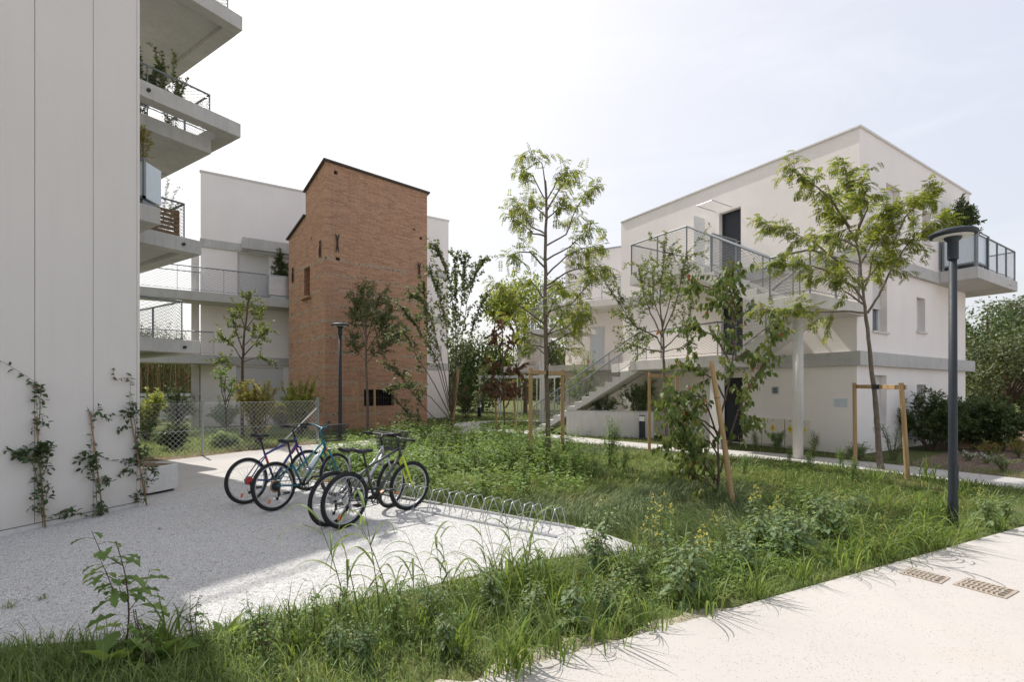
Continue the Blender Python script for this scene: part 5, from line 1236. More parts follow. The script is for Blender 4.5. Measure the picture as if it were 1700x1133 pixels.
for (px,py,h,lb) in ((1640,757,.42,'short orange flowering plant by the timber edge'),(1692,760,.5,'brownish dry herb at the end of the timber edge')):
    g=G(px,py); bush('low_herb',lb,(g.x,g.y,0),h,.25,sc(.06,.4,.025),(M['stem'],L['rusty']),44+px%7,60,flow=('berry',8,.03) if h<.45 else None)
for (px,py,lb) in ((1608,765,'white flowered low plant in the bark mulch, beside the lamp post'),(1638,770,'white flowered low plant in the bark mulch, farther from the lamp post')):
    g=G(px,py); bush('white_flower',lb,(g.x,g.y,0),.24,.22,sc(.035,.4,.03),(M['stem'],L['weedgrey']),46+px%5,50,flow=('white',24,.03))
g=G(1665,783); bush('young_spike_plant','pale upright herb with flower spikes in the bark mulch',(g.x,g.y,0),.36,.2,sc(.05,.25,.02),(M['stem'],L['weedgrey']),48,60,shape='fan')
a=G(1570,744); b=G(1745,752); sl_=thing('timber_edging','horizontal brown timber sleeper edging the planted bed','garden edging',a,math.atan2((b-a).y,(b-a).x))
Ls=(b-a).length
for k in range(2):
    mb=MB(); mb.box(k*Ls/2+.004,(k+1)*Ls/2-.004,0,.08,0,.26); mb.build('timber_sleeper',M['sleeper'],sl_,bevel=.01)
g=G(1289,752); bush('euphorbia','small blue green plant with a tufted stem before the meter cabinets',(g.x,g.y,0),.55,.22,sc(.09,.18,.014),(M['stem'],L['weedgrey']),49,60,shape='fan')
# left garden
for (px,py,h,rw,lm,sd,lb) in ((243,732,1.75,.55,'shrub',51,'light green bush beside the panelled wall corner in the fenced garden'),(292,712,1.9,.75,'dark',52,'bulky dark bush in the middle of the fenced garden'),(334,708,1.7,.5,'dark',53,'narrow dark bush by the white block corner column'),
    (430,738,2.05,.62,'rusty',54,'yellow and rust tinted bush behind the fence'),(497,722,2.05,.72,'shrub',55,'bright lime bush next to the fence end post'),(375,712,1.2,.6,'weedgrey',56,'low pale leaved bush under the thin garden tree'),(290,748,.75,.38,'dark',57,'low dark bush with stiff leaves near the fence post'),(372,745,.45,.35,'weedgrey',58,'sprawling whitish leaved plant behind the fence post'),(470,714,1.1,.6,'rusty',59,'short reddish bush at the foot of the lime bush')):
    g=G(px,py); bush('garden_shrub',lb,(g.x,g.y,0),h,rw,sc(.085,.42,.022,.15),(M['bark2'],L[lm]),sd,230,shape='fan' if lm in('rusty','shrub') else 'round')
tree('young_fruit_tree','thin young tree with glossy leaves growing between the garden bushes',15.5,[(376,718),(375,690),(374,660),(372,630)],[[(375,680),(368,650),(366,622)],[(375,670),(384,645),(388,628)],[(374,650),(374,625),(370,615)],[(375,690),(380,665),(392,640)]],sc(.09,.5,.035,.3,2),(M['bark2'],L['weed']),60,ntw=5,tl=.3,r0=.02,sub=1,tmpl=T_KITE,dep=.3)
# plants on the balconies of the tall block
def bplant(label,p,h,rw,lm,sd,size=.06,shape='fan',n=80,ratio=.5): return bush('balcony_plant',label,p,h,rw,sc(size,ratio,.022),(M['bark2'],L[lm]),sd,n,shape=shape,stemr=.006)
bplant('dark climbing plant on the second highest balcony, against the wall',V((c2+eF*1.45-eR*1.45).to_2d().to_3d())+V((0,0,c2.z-.34)),2.1,.34,'dark',61,.10,n=60)
bplant('trailing green plant on the second highest balcony, near the railing corner',V((c2+eF*1.45-eR*.9).to_2d().to_3d())+V((0,0,c2.z-.34)),2.0,.42,'fine',62,.07,n=75)
bplant('thin reddish plant rising from the frosted glass planter',P(236,275,9.85),.85,.22,'rusty',63,.06,n=50)
bplant('silvery olive shrub behind the pallet screen',V((c3+eF*1.2-eR*.4).to_2d().to_3d())+V((0,0,c3.z-.10)),1.7,.42,'weedgrey',64,.06,ratio=.25,n=90)
# ================================================================ grass sheets of real blades
nr=np.random.default_rng(7)
edgeY=lambda x: 2.88+.49*x
region=[(-4.6,10.2),(-4.45,9.75),(-3.3,8.75),(-1.6,7.5),(1.0,5.82),(1.3,5.35),(1.46,5.06),(.9,4.95),(.3,4.72),(-.76,4.05),(-1.6,3.63),(-2.24,3.23),(-3.4,3.08),(-6.6,3.1),(-6.5,-.2),(0,2.9),(6,5.84),(12.5,9.0),(11.2,7.6)]+[(p[0],p[1]) for p in reversed(path_cl[6:-4])]
def snoise(x,y,s,ph=0.0):
    return (np.sin(x*s+ph)+np.sin(y*s*1.3+ph*2.1+1.7)+np.sin((x+y)*s*.7+ph*.7)+np.sin((x-.6*y)*s*1.7+ph*3.0))/4
def blades(name,x,y,length,width,lean,ang,mat,zoff=0.0,kind='stuff',lift=None):
    """x,y,length,width,lean(0..1),ang arrays -> one mesh, 3 segments per blade"""
    n=len(x); d=np.stack([np.cos(ang),np.sin(ang),np.zeros(n)],1); sa=ang+np.pi/2+nr.normal(0,.5,n); s=np.stack([np.cos(sa),np.sin(sa),np.zeros(n)],1)
    b=np.stack([x,y,np.full(n,zoff)],1); l=length[:,None]; w=width[:,None]; le=lean[:,None]; zz=np.array([0,0,1.0])
    p1=b+zz*l*.42*(1-.25*le)+d*l*.42*le*.45
    p2=p1+zz*l*.33*(1-.95*le)+d*l*.33*(.25+.75*le)
    p3=p2+zz*l*.25*(.75-1.6*le)+d*l*.25*(.3+.7*le)
    p2[:,2]=np.maximum(p2[:,2],zoff+.012); p3[:,2]=np.maximum(p3[:,2],zoff+.008)
    vs=np.stack([b-s*w*.4,b+s*w*.4,p1-s*w*.5,p1+s*w*.5,p2-s*w*.36,p2+s*w*.36,p3],1).reshape(-1,3)
    f=np.array([0,1,3,2,2,3,5,4,4,5,6]); faces=(f[None,:]+(np.arange(n)*7)[:,None]).ravel()
    o=np_mesh(name,vs,faces,mat,None,np.tile([4,4,3],n)); o['kind']=kind; return o
def scatter(n,x0,x1,y0,y1,poly,falloff=5.0,pw=1.25):
    x=nr.uniform(x0,x1,n); y=nr.uniform(y0,y1,n); k=in_poly(x,y,poly); x,y=x[k],y[k]
    pr=np.minimum(1,(falloff/np.maximum(np.hypot(x,y),.1))**pw); k=nr.random(len(x))<pr; return x[k],y[k]
# strip along the foreground path and in front of the gravel: short fresh grass
x,y=scatter(760000,-7,11.5,-.5,9.5,region,4.4,1.5)
de=(y-edgeY(x))/math.sqrt(1+.49**2); dp=dist_path(x,y)
pth=None; near=(de<1.05+.35*snoise(x,y,1.1)+np.where(x<.6,1.5,0)); k=near&(dp>.62)&(de>-.013)
patch=np.clip(.72+.75*snoise(x,y,3.1,.6)+.35*snoise(x,y,7.3,2.0),0.06,1)*np.where(de<.36,.75,1)
patch=np.where((x>-.9)&(x<1.1)&(de<.6),patch*.6,patch)
k&=nr.random(len(x))<patch; xs,ys=x[k],y[k]; n=len(xs)
blades('short_grass',xs,ys,nr.uniform(.05,.16,n)*(1+.25*snoise(xs,ys,4.0,.3))*np.where((xs<-.4),1.5,1.0)*np.where(nr.random(n)<.06,1.7,1.0),nr.uniform(.0035,.0068,n),np.clip(nr.beta(2,2.4,n),.05,.95),nr.uniform(0,2*np.pi,n),L['lawn'],-.013)
# right hand part of the lawn, seen in grazing sun
# meadow: long dark grass lying in swirls
x,y=scatter(560000,-5,12.5,3.5,20,region,6.0,1.5)
de=(y-edgeY(x))/math.sqrt(1+.49**2); dp=dist_path(x,y)
ing=in_poly(x,y,gravel_poly)
k=(~ing)&(dp>.66)&(de>.75+.3*snoise(x,y,1.1))&~((x<.6)&(y<5.0))
dry=np.hypot(x-2.9,(y-10.4)*.8)<1.0+.4*snoise(x,y,2.0); dry|=np.hypot(x-3.3,y-13)<.6
k&=nr.random(len(x))<np.clip(.8+.45*snoise(x,y,2.2,1.3),.25,1)*np.where(dry,.35,1.0); xs,ys=x[k],y[k]; n=len(xs)
flow=1.6*np.pi*snoise(xs,ys,.55,.9)+.9*snoise(xs,ys,1.9,2.2)+nr.normal(0,.45,n)-.6
dist=np.hypot(xs,ys)
blades('meadow_grass',xs,ys,nr.uniform(.16,.34,n)*(1+.25*snoise(xs,ys,2.6,.3))*np.where(dist>9,.6,1),nr.uniform(.0045,.008,n)*np.clip(dist/6,1,2.0),np.clip(nr.beta(4,2,n),.1,.97),flow,L['grass'],-.013)
# lawn patches further off
def lawn(name,poly,nn,l0,l1,mat,w=.012,ex=True):
    xs_=[p[0] for p in poly]; ys_=[p[1] for p in poly]; x=nr.uniform(min(xs_),max(xs_),nn); y=nr.uniform(min(ys_),max(ys_),nn); k=in_poly(x,y,poly)
    if ex: k&=(dist_path(x,y)>.66)&(dist_path(x,y,pb)>.66)
    k&=nr.random(len(x))<np.clip(.75+.5*snoise(x,y,1.8,.4),.2,1)
    x,y=x[k],y[k]; n=len(x); blades(name,x,y,nr.uniform(l0,l1,n),nr.uniform(w*.6,w,n),np.clip(nr.beta(2.2,2.4,n),.05,.95),nr.uniform(0,2*np.pi,n),mat,-.013)
lawn('garden_lawn',[(-7.6,13.0),(-6.5,15.1),(-7.6,19.0),(-10.5,22.5),(-15.5,20.5),(-14.5,15),(-11.0,9.6),(-9.8,10.0)],60000,.08,.2,L['lawn'])
lawn('tower_lawn',[(-6.0,15.4),(-5.1,14.9),(-3.2,18.2),(-1.6,20.6),(-3.2,22.6),(-7.3,19.3)],26000,.10,.28,L['lawn'],.014)
lawn('far_lawn',[(-3.6,23),(-1.0,20.6),(1.6,20.8),(3,24),(2,31),(-6,34),(-5.5,28)],34000,.10,.25,L['grass'],.02)
lawn('facade_verge',[(1.2,18.6),(4.2,15.0),(7.3,12.15),(8.3,11.2),(9.4,9.2),(9.9,9.4),(8.9,11.9),(5.6,16.6),(2.4,18.9)],20000,.06,.18,L['grass'],.010)
lawn('bed_verge',[(9.1,9.5),(10.9,6.6),(13,7.6),(11.3,9.2),(9.6,10.4)],9000,.05,.14,L['lawn'],.008)
# ================================================================ leafy undergrowth behind the rack (one mass)
def undergrowth(name,poly,n,hmin,hmax,leafsize,mat,tmpl,seed,kind='stuff',den=None):
    pl_=Plant(seed); r=pl_.r; xs_=[p[0] for p in poly]; ys_=[p[1] for p in poly]; cnt=0
    while cnt<n:
        x=r.uniform(min(xs_),max(xs_)); y=r.uniform(min(ys_),max(ys_))
        if not bool(in_poly(np.array([x]),np.array([y]),poly)[0]): continue
        hn=.5+.5*float(snoise(np.array([x]),np.array([y]),1.7,1.0)[0]); 
        if r.random()>.35+.65*hn: continue
        cnt+=1; h=(hmin+(hmax-hmin)*hn)*r.uniform(.5,1.15); b=V((x,y,-.03)); d=(V((0,0,1))+rv(r)*.35).normalized(); q=b+d*h
        pl_.wood.tube([b,b.lerp(q,.5)+rv(r)*.02,q],[.0035,.003,.0015],3,False)
        for k in range(int(5+h*16)):
            f=r.uniform(.15,1); p=b.lerp(q,f); a=r.uniform(0,2*math.pi); dd=V((math.cos(a),math.sin(a),r.uniform(-.25,.5))).normalized()
            s_=leafsize*r.uniform(.5,1.25)*(1.15-.5*f); pl_.leaf(p+dd*.02,dd,(V((0,0,1))+rv(r)*.5).normalized(),s_,s_*.5)
    # stems and leaves in one mass
    A=leaf_mesh(name,pl_.lv,mat,None,tmpl); A['kind']=kind; return A
undergrowth('leafy_undergrowth',[(-1.9,8.0),(-.2,7.0),(1.1,7.6),(1.6,9.6),(.8,12.5),(-1.0,15.8),(-3.0,15.2),(-4.0,12.6),(-4.4,10.2),(-3.2,9.0)],1500,.15,.65,.095,L['weed'],T_OVAL,71)
undergrowth('leafy_undergrowth',[(-.9,9.4),(1.4,9.2),(1.7,11.0),(.8,13.5),(-.6,16.6),(-2.6,16.0),(-3.6,13.2),(-3.0,10.6)],1000,.45,1.05,.11,L['weed'],T_LOBED,76)
undergrowth('leafy_undergrowth',[(-4.0,9.9),(-2.2,8.2),(-1.2,8.6),(-2.8,11.0),(-3.9,11.2)],380,.4,.85,.10,L['weed'],T_OVAL,77)
undergrowth('leafy_weed_cover',[(1.9,4.2),(3.2,4.55),(5.0,5.6),(5.6,6.5),(4.6,7.5),(3.2,6.6),(2.0,5.2)],620,.08,.34,.07,L['weed'],T_LOBED,72)
undergrowth('clover_cover',[(3.5,8.0),(6.2,9.0),(7.6,10.6),(6.2,11.8),(3.8,11.6),(1.8,12.6),(1.2,9.2)],520,.06,.22,.06,L['weed'],T_OVAL,73)
undergrowth('broad_weed_cover',[(.7,3.6),(1.9,4.0),(2.3,4.7),(1.6,4.9),(.6,4.4)],230,.06,.24,.055,L['weed'],T_OVAL,74)
undergrowth('fern_litter',[(-9.8,9.2),(-9.0,10.3),(-7.75,12.3),(-6.6,14.5),(-7.2,15),(-8.6,13),(-10.4,10)],150,.04,.18,.07,L['rusty'],T_OVAL,75)
# ================================================================ tall grass tufts: variants, then copies
def tuft(seed,n,h,wd,spread,seedheads=0):
    r=random.Random(seed); vs=[];fs=[]
    for i in range(n):
        a=r.uniform(0,2*math.pi); b=V((r.gauss(0,spread),r.gauss(0,spread),-.02)); hh=h*r.uniform(.45,1.1); ln=r.uniform(.25,1.0); d=V((math.cos(a),math.sin(a),0)); s=V((-d.y,d.x,0)); m=8; w=wd*r.uniform(.6,1.15); p=b.copy(); e=rad(r.uniform(62,86)); tw=r.uniform(-.6,.6)
        bl=len(vs)
        for k in range(m+1):
            f=k/m; ww=w*(.55+.45*math.sin(math.pi*min(f*1.25,.999)))*(1-f**3) if k<m else 0.0005
            ss=(s*math.cos(tw*f)+V((0,0,1))*math.sin(tw*f)); vs+= [p-ss*ww/2+V((0,0,ww*.18)),p+V((0,0,-ww*.05)),p+ss*ww/2+V((0,0,ww*.18))]
            dirv=d*math.cos(e)+V((0,0,math.sin(e))); p=p+dirv*hh/m*1.1; e-=rad(ln*r.uniform(16,34))*(.3+1.3*f); e=max(e,rad(-75)); 
            if p.z<.01: p.z=.01
        for k in range(m):
            q=bl+k*3; fs+=[(q,q+1,q+4,q+3),(q+1,q+2,q+5,q+4)]
    st=MB(); 
    for i in range(seedheads):
        a=r.uniform(0,2*math.pi); b=V((r.gauss(0,spread),r.gauss(0,spread),-.02)); t=b+V((math.cos(a)*.22*h*1.3,math.sin(a)*.22*h*1.3,h*1.15)); t2=t+V((math.cos(a)*.12,math.sin(a)*.12,.0)); st.tube([b,b.lerp(t,.5)+V((0,0,.04)),t,t2],[.003,.0025,.0018,.001],4,False)
        for k in range(14):
            f=k/14; p=t.lerp(t2,f); dd=(t2-t).normalized()*.6+rv(r)*.6; st.add([p,p+dd*.012+rv(r)*.003,p+dd*.026],[(0,1,2)])
    return vs,fs,st
def reed(seed,nst,h):
    """coarse grass: leaning culms carrying long wide arching blades"""
    r=random.Random(seed); vs=[];fs=[]; st=MB()
    def blade(p,d,ln,w):
        m=9; bl=len(vs); s_=d.cross(V((0,0,1))); s_=s_.normalized() if s_.length>.05 else V((1,0,0)); dr=r.uniform(.22,.42); p=p.copy(); tw=r.uniform(-.5,.5)
        for k in range(m+1):
            f=k/m; ww=w*(.6+.4*math.sin(math.pi*min(f*1.3,.99)))*(1-f**2.5)+.0006; u=s_.cross(d).normalized(); ss=s_*math.cos(tw*f)+u*math.sin(tw*f)
            vs.extend([p-ss*ww/2+u*ww*.16,p-u*ww*.06,p+ss*ww/2+u*ww*.16]); d=(d+V((0,0,-dr*(.4+1.2*f)))).normalized(); p=p+d*ln/m
            if p.z<.008: p.z=.008
        for k in range(m):
            q=bl+k*3; fs.extend([(q,q+1,q+4,q+3),(q+1,q+2,q+5,q+4)])
    for i in range(nst):
        a=r.uniform(0,2*math.pi); le=r.uniform(.15,.75); d=V((math.cos(a)*le,math.sin(a)*le,1)).normalized(); p=V((r.gauss(0,.04),r.gauss(0,.04),-.02)); hh=h*r.uniform(.55,1.05); pts=[p]
        for k in range(6): d=(d+V((math.cos(a)*.05,math.sin(a)*.05,-.03))+rv(r)*.03).normalized(); pts.append(pts[-1]+d*hh/6)
        st.tube(pts,[.0045,.0042,.004,.0035,.003,.0025,.0015],5,False)
        for k in range(1,7):
            b=a+r.uniform(-1.9,1.9); t=(pts[k]-pts[k-1]).normalized(); dd=(t*.9+V((math.cos(b),math.sin(b),.25))*.75).normalized(); blade(pts[k],dd,r.uniform(.26,.50)*h/.7,r.uniform(.016,.028))
    for i in range(nst*3):
        a=r.uniform(0,2*math.pi); blade(V((r.gauss(0,.05),r.gauss(0,.05),-.01)),V((math.cos(a)*.5,math.sin(a)*.5,1)).normalized(),r.uniform(.2,.42)*h/.7,r.uniform(.008,.014))
    return vs,fs,st
TV=[]
for i,(n,h,wd,sp,sh) in enumerate([(30,.80,.019,.07,2),(26,.58,.021,.06,0),(44,.45,.015,.09,1),(16,.95,.021,.05,1),(30,.36,.013,.05,0),(56,.62,.018,.12,3)]):
    vs,fs,st=tuft(100+i,n,h,wd,sp,sh) if i not in (0,3) else reed(150+i,5 if i==0 else 3,.72 if i==0 else .85); m=MB(); m.add(vs,fs); o=m.build('tall_grass_tuft',L['reed'],smooth=True)
    if i in (0,3): st.build('culm',M['stem'],o,smooth=True)
    elif sh: hd=st.build('seed_head',L['rusty'],o)
    TV.append(o)
used=set()
TG={'arch':('arching tuft of tall bright grass standing up from the strip beside the gravel','tall grass tufts beside the gravel'),
    'path':('arching grass tuft leaning out over the edge of the pale paving','grass tufts along the paving edge'),
    'mead':('loose grass tuft standing among the weeds of the lawn','grass tufts among the weeds')}
def place_tuft(v,px,py,s,rz,g,lean=0):
    p=G(px,py)
    src=TV[v]
    if v not in used: o=src; used.add(v)
    else: o=copy_tree(src)
    o.location=p; o.scale=(s,s,s); o.rotation_euler=(0,rad(lean),rz); tag(o,TG[g][0],'grass tuft',TG[g][1])
r=random.Random(9)
for (v,px,py,s) in ((3,590,1035,.95),(3,648,1030,1.0),(0,735,1015,.85),(5,838,985,.95),(0,862,965,.9),(2,885,1000,1.0),(1,905,985,.9),(3,815,995,.75),(4,780,1040,1.0),(2,930,1020,.9),(4,700,1050,1.0),(2,500,1080,.8),(1,270,1085,.75),(4,620,1090,1.1),(1,760,1090,.8),(5,960,1000,.8),(0,1000,985,.6)): place_tuft(v,px,py,s,r.uniform(0,6.28),'arch')
for (v,px,py,s) in ((1,865,1105,.9),(4,925,1088,1.2),(2,1000,1062,.9),(4,1075,1040,1.1),(2,1165,1010,.9),(1,1250,990,.8),(4,1330,965,1.1),(2,1400,945,1.0),(5,1440,930,.85),(0,1475,922,.8),(5,1500,915,.8),(1,1530,912,1.0),(3,1455,918,.75),(2,1560,905,1.1),(4,1605,895,1.1),(4,840,1125,1.2),(4,1660,880,.9)): place_tuft(v,px,py,s,r.uniform(0,6.28),'path')
for (v,px,py,s) in ((1,1385,890,1.0),(2,1420,880,1.0),(1,1340,880,.9),(0,1300,900,.7),(2,1250,905,1.0),(4,1200,915,1.2),(1,1560,865,1.0),(2,1640,850,1.0),(4,1520,845,1.2),(1,1590,830,.9),(2,1470,850,1.0),(4,1360,840,1.2),(2,1290,850,1.0),(1,1110,900,.8),(4,1060,935,1.2),(2,1040,960,1.0),(1,1130,945,.9),(4,1180,960,1.2),(2,700,800,.9),(4,960,830,1.2),(2,1455,800,.9),(1,1540,800,1.0)): place_tuft(v,px,py,s,r.uniform(0,6.28),'mead')
# ================================================================ broadleaf weeds
def weed(seed,h,nst,leafsize,tmpl,ratio,mat,stem,flower=None,branchy=.5,fl=.022,nl=14):
    pl_=Plant(seed); r=pl_.r
    for i in range(nst):
        a=r.uniform(0,2*math.pi); le=r.uniform(.0,.35 if nst>1 else .12); hh=h*(1 if i==0 else r.uniform(.55,.95)); pts=[V((0,0,-.02))]; d=V((math.cos(a)*le,math.sin(a)*le,1)).normalized()
        for k in range(6): d=(d+rv(r)*.10+V((0,0,.05))).normalized(); pts.append(pts[-1]+d*hh/6)
        pl_.wood.tube(pts,[.006*(1-.7*k/6)*(h/.6)**.5 for k in range(7)],5,False)
        def leaves(P_,n,f0,sz):
            for k in range(n):
                f=f0+(1-f0)*(k+.5)/n; x=f*(len(P_)-1); j=min(int(x),len(P_)-2); p=P_[j].lerp(P_[j+1],x-j); b=k*2.4+r.uniform(-.4,.4); pet=sz*r.uniform(.25,.6)*(1.2-f*.7)
                dd=V((math.cos(b),math.sin(b),r.uniform(.1,.6))).normalized(); q=p+dd*pet; pl_.wood.tube([p,q],[.0016,.001],3,False)
                l=sz*r.uniform(.7,1.2)*(1.25-.75*f); pl_.leaf(q,(dd+V((0,0,-.55))).normalized(),(V((0,0,1))+rv(r)*.3).normalized(),l,l*ratio)
        leaves(pts,nl,.05,leafsize)
        for b_ in range(int(branchy*6)):
            f=r.uniform(.3,.85); x=f*6; j=min(int(x),5); p=pts[j].lerp(pts[j+1],x-j); b=r.uniform(0,2*math.pi); dd=V((math.cos(b),math.sin(b),.9)).normalized(); L_=h*r.uniform(.2,.42); bp=[p,p+dd*L_*.5,p+(dd+V((0,0,.5))).normalized()*L_]
            pl_.wood.tube(bp,[.003,.0022,.0012],4,False); leaves(bp,6,.25,leafsize*.7)
            if flower:
                for m_ in range(5): pl_.leaf(bp[-1]+rv(r)*.018,rv(r),rv(r),fl,fl*.9,pl_.fl)
        if flower:
            for m_ in range(6): pl_.leaf(pts[-1]+rv(r)*.02,rv(r),rv(r),fl,fl*.9,pl_.fl)
    root=bpy.data.objects.new('leafy_weed',None); COL.objects.link(root)
    pl_.wood.build('stem',stem,root,smooth=True); leaf_mesh('leaves',pl_.lv,mat,root,tmpl)
    if flower: leaf_mesh('blossom',pl_.fl,L[flower],root,T_KITE)
    return root
WD=[weed(201,.66,1,.17,T_LOBED,.55,L['weed'],M['redstem'],None,1.1,nl=16),
    weed(202,.62,5,.085,T_HEART,.62,L['weedgrey'],M['stem'],None,.8,nl=14),
    weed(203,.60,2,.08,T_LOBED,.5,L['weedgrey'],M['stem'],'yellow',.9,.024,10),
    weed(204,1.0,6,.10,T_LOBED,.5,L['weed'],M['stem'],None,1.2,nl=22),
    weed(205,.34,2,.05,T_HEART,.6,L['weed'],M['redstem'],None,.5,nl=9),
    weed(206,.46,7,.10,T_LOBED,.6,L['weedgrey'],M['stem'],None,.3,nl=10)]
wused=set()
WG={'l':('small upright leafy weed growing out of the front grass strip','leafy weeds in the grass'),
    'y':('spindly weed carrying small yellow flowers above the grass','yellow flowered weeds'),
    's':('tall green weed standing in the lawn between the rack and the far path','tall weeds in the lawn'),
    'g':('bushy grey green weed at the paving side of the lawn','grey green weeds')}
def place_weed(v,px,py,s,rz,g,label=None):
    p=G(px,py)
    if v not in wused: o=WD[v]; wused.add(v)
    else: o=copy_tree(WD[v])
    o.location=p; o.scale=(s,s,s); o.rotation_euler=(0,0,rz); tag(o,label or WG[g][0],'weed',None if label else WG[g][1])
place_weed(0,207,1078,1.12,.4,'l','tall dark weed with lobed leaves standing alone against the shaded gravel')
place_weed(1,988,950,1.08,1.0,'g','big bushy dark green weed at the pointed end of the gravel')
for (px,py,s) in ((470,1075,.75),(485,1070,1.0),(420,1080,.85),(690,1075,.6),(545,1085,.7),(870,1060,.7),(380,1100,.6)): place_weed(4,px,py,s*1.1,r.uniform(0,6),'l')
for (px,py,s) in ((1095,905,.95),(1165,960,.8),(1255,868,.8),(1290,880,.7),(1300,855,.7),(1080,930,.7),(1190,900,.6),(1385,860,.6),(1630,845,.5)): place_weed(2,px,py,s,r.uniform(0,6),'y')
for (px,py,s) in ((1012,778,1.15),(700,745,.8),(760,752,.7),(830,765,.8),(880,782,.75),(940,775,.7),(1350,760,.7),(1415,800,.5),(985,800,.5),(1255,745,.55),(790,790,.6),(730,790,.6),(1235,790,.45),(1310,770,.4),(720,765,.75),(745,735,.7),(780,768,.85),(805,745,.8),(850,790,.7),(865,748,.8),(905,765,.75),(925,795,.7),(800,805,.6),(870,815,.55),(955,800,.65),(1035,790,.6),(1345,785,.5),(1395,778,.5)): place_weed(3,px,py,s,r.uniform(0,6),'s')
for (px,py,s) in ((1150,985,.95),(1130,1000,.8),(1330,925,.95),(1370,900,1.0),(1400,905,.9),(1290,930,.8),(1240,950,.7),(1350,880,.9),(1420,870,.8),(1640,875,.8),(1670,868,.7),(1260,915,.9),(1310,905,.9),(1380,875,.8)): place_weed(5,px,py,s*1.25,r.uniform(0,6),'g')
for (px,py,s) in ((1120,960,.7),(1060,975,.6),(1225,925,.7),(1200,945,.6)): place_weed(1,px,py,s,r.uniform(0,6),'g')
for (v,px,py,s) in ((4,330,1078,1.1),(1,430,1070,.55),(0,520,1058,.5),(4,565,1062,1.2),(1,715,1035,.6),(5,815,1012,.8),(1,600,1100,.5),(4,450,1112,1.2),(5,950,1042,.8),(1,1012,1030,.65),(0,660,1050,.55),(5,560,1095,.6),(4,250,1112,1.3),(1,880,1040,.6),(5,740,1085,.65),(4,1060,1010,1.2)): place_weed(v,px,py,s,r.uniform(0,6),'l',None)
# broad dock leaves near the front
def dock(label,px,py,n,l,seed,wr=.28):
    r=random.Random(seed); A=[]
    for i in range(n):
        a=r.uniform(0,6.28); e=r.uniform(.5,1.6); d=V((math.cos(a),math.sin(a),e)).normalized(); A.append((0+r.gauss(0,.015),r.gauss(0,.015),-.01,d.x,d.y,d.z,*(V((0,0,1))-d*.6+rv(r)*.2).normalized(),l*r.uniform(.6,1.1),l*wr*r.uniform(.8,1.2)))
    o=leaf_mesh('dock_plant',A,L['weed'],None,T_OVAL); o.location=G(px,py); tag(o,label,'weed'); return o
dock('upright lance leaved dock beside the shadow edge on the gravel',372,1068,8,.24,301)
dock('broad leaved dock spreading at the foot of the tall dark weed',262,1100,13,.30,302,.34)
dock('second broad dock half lost in the shaded grass, nearer the wall',190,1110,11,.26,303,.34)
# tufts in the gravel
for i,(px,py,s) in enumerate(((72,995,.28),(15,1010,.34),(265,880,.16),(85,1060,.22))):
    p=G(px,py); o=copy_tree(TV[4]); o.location=p; o.scale=(s,s,s*.8); o.rotation_euler=(0,0,i*1.9); tag(o,'tiny grass sprig growing straight out of the white gravel','grass tuft','grass sprigs in the gravel')
# ================================================================ climbers on the panelled wall
def wall_pt(px,py,out=.06):
    """point on the panelled wall seen at a pixel, pushed out"""
    r_=(px-CX)/F; t=(K.x-r_*K.y)/(dA.x-r_*dA.y); w_=K-dA*t; Y=w_.y; return V((w_.x,w_.y,CH+(HY-py)/F*Y))+V((dA.y,-dA.x,0))*out
cV={'kind':'simple','size':.072,'ratio':.42,'spacing':.021,'droop':.25,'along':.5,'side':.8,'up':.7}
cV2=dict(cV); cV2['spacing']=.05
def vine(label,stake,stems,sparse,seed):
    pl_=Plant(seed); b=wall_pt(*stake[0],.09); b.z=0.0; root=thing('climbing_plant',label,'climbing plant',b,0)
    for s in stems:
        pts=[wall_pt(p[0],p[1],.055+pl_.r.uniform(-.02,.05)) for p in s]; pts=[V((p.x,p.y,max(p.z,.01))) for p in pts]
        pl_.limb(pts,.005,.002,cV,max(3,int(16*sum((pts[i+1]-pts[i]).length for i in range(len(pts)-1)))),.13,0,.02,-.05,.8,.0018,.05)
    for s in sparse:
        pts=[wall_pt(p[0],p[1],.03) for p in s]; pl_.wood.tube(pts,.0022,4,False); pl_.along(pts,cV2)
    pl_.wood.shift(b); pl_.wood.build('stem',M['stem'],root,smooth=True); leaf_mesh('foliage',pl_.lv,L['vine'],root,T_OVAL,b)
    a=wall_pt(*stake[0],.09); c=wall_pt(*stake[1],.03); a.z=0; mb=MB(); mb.tube([a-b,c-b],.009,7); mb.build('cane',M['bamboo'],root,smooth=True); return root
vine('climber on a cane nearest the camera, reaching across two panels of the wall',((67,882),(57,692)),[((65,880),(62,820),(58,760),(60,740)),((60,820),(45,765),(25,750)),((62,800),(70,770),(78,735)),((60,760),(42,760),(30,748)),((66,860),(55,840),(60,800)),((58,775),(70,740)),((57,700),(60,660),(58,640)),((56,720),(54,700))],[((57,650),(58,636),(30,618),(0,600)),((40,750),(20,752),(2,748)),((58,760),(60,700),(57,650))],81)
vine('sparser middle climber on a cane between the two wall joints',((163,864),(147,684)),[((160,862),(155,830),(148,780),(146,755)),((158,862),(140,856),(115,850),(102,848)),((160,850),(172,845)),((150,800),(165,790),(176,800)),((148,790),(140,765),(130,752)),((150,690),(155,680),(160,692)),((162,860),(158,840))],[((148,755),(150,720),(146,685)),((155,755),(180,765),(208,768)),((150,690),(142,676)),((152,730),(160,740),(150,752))],82)
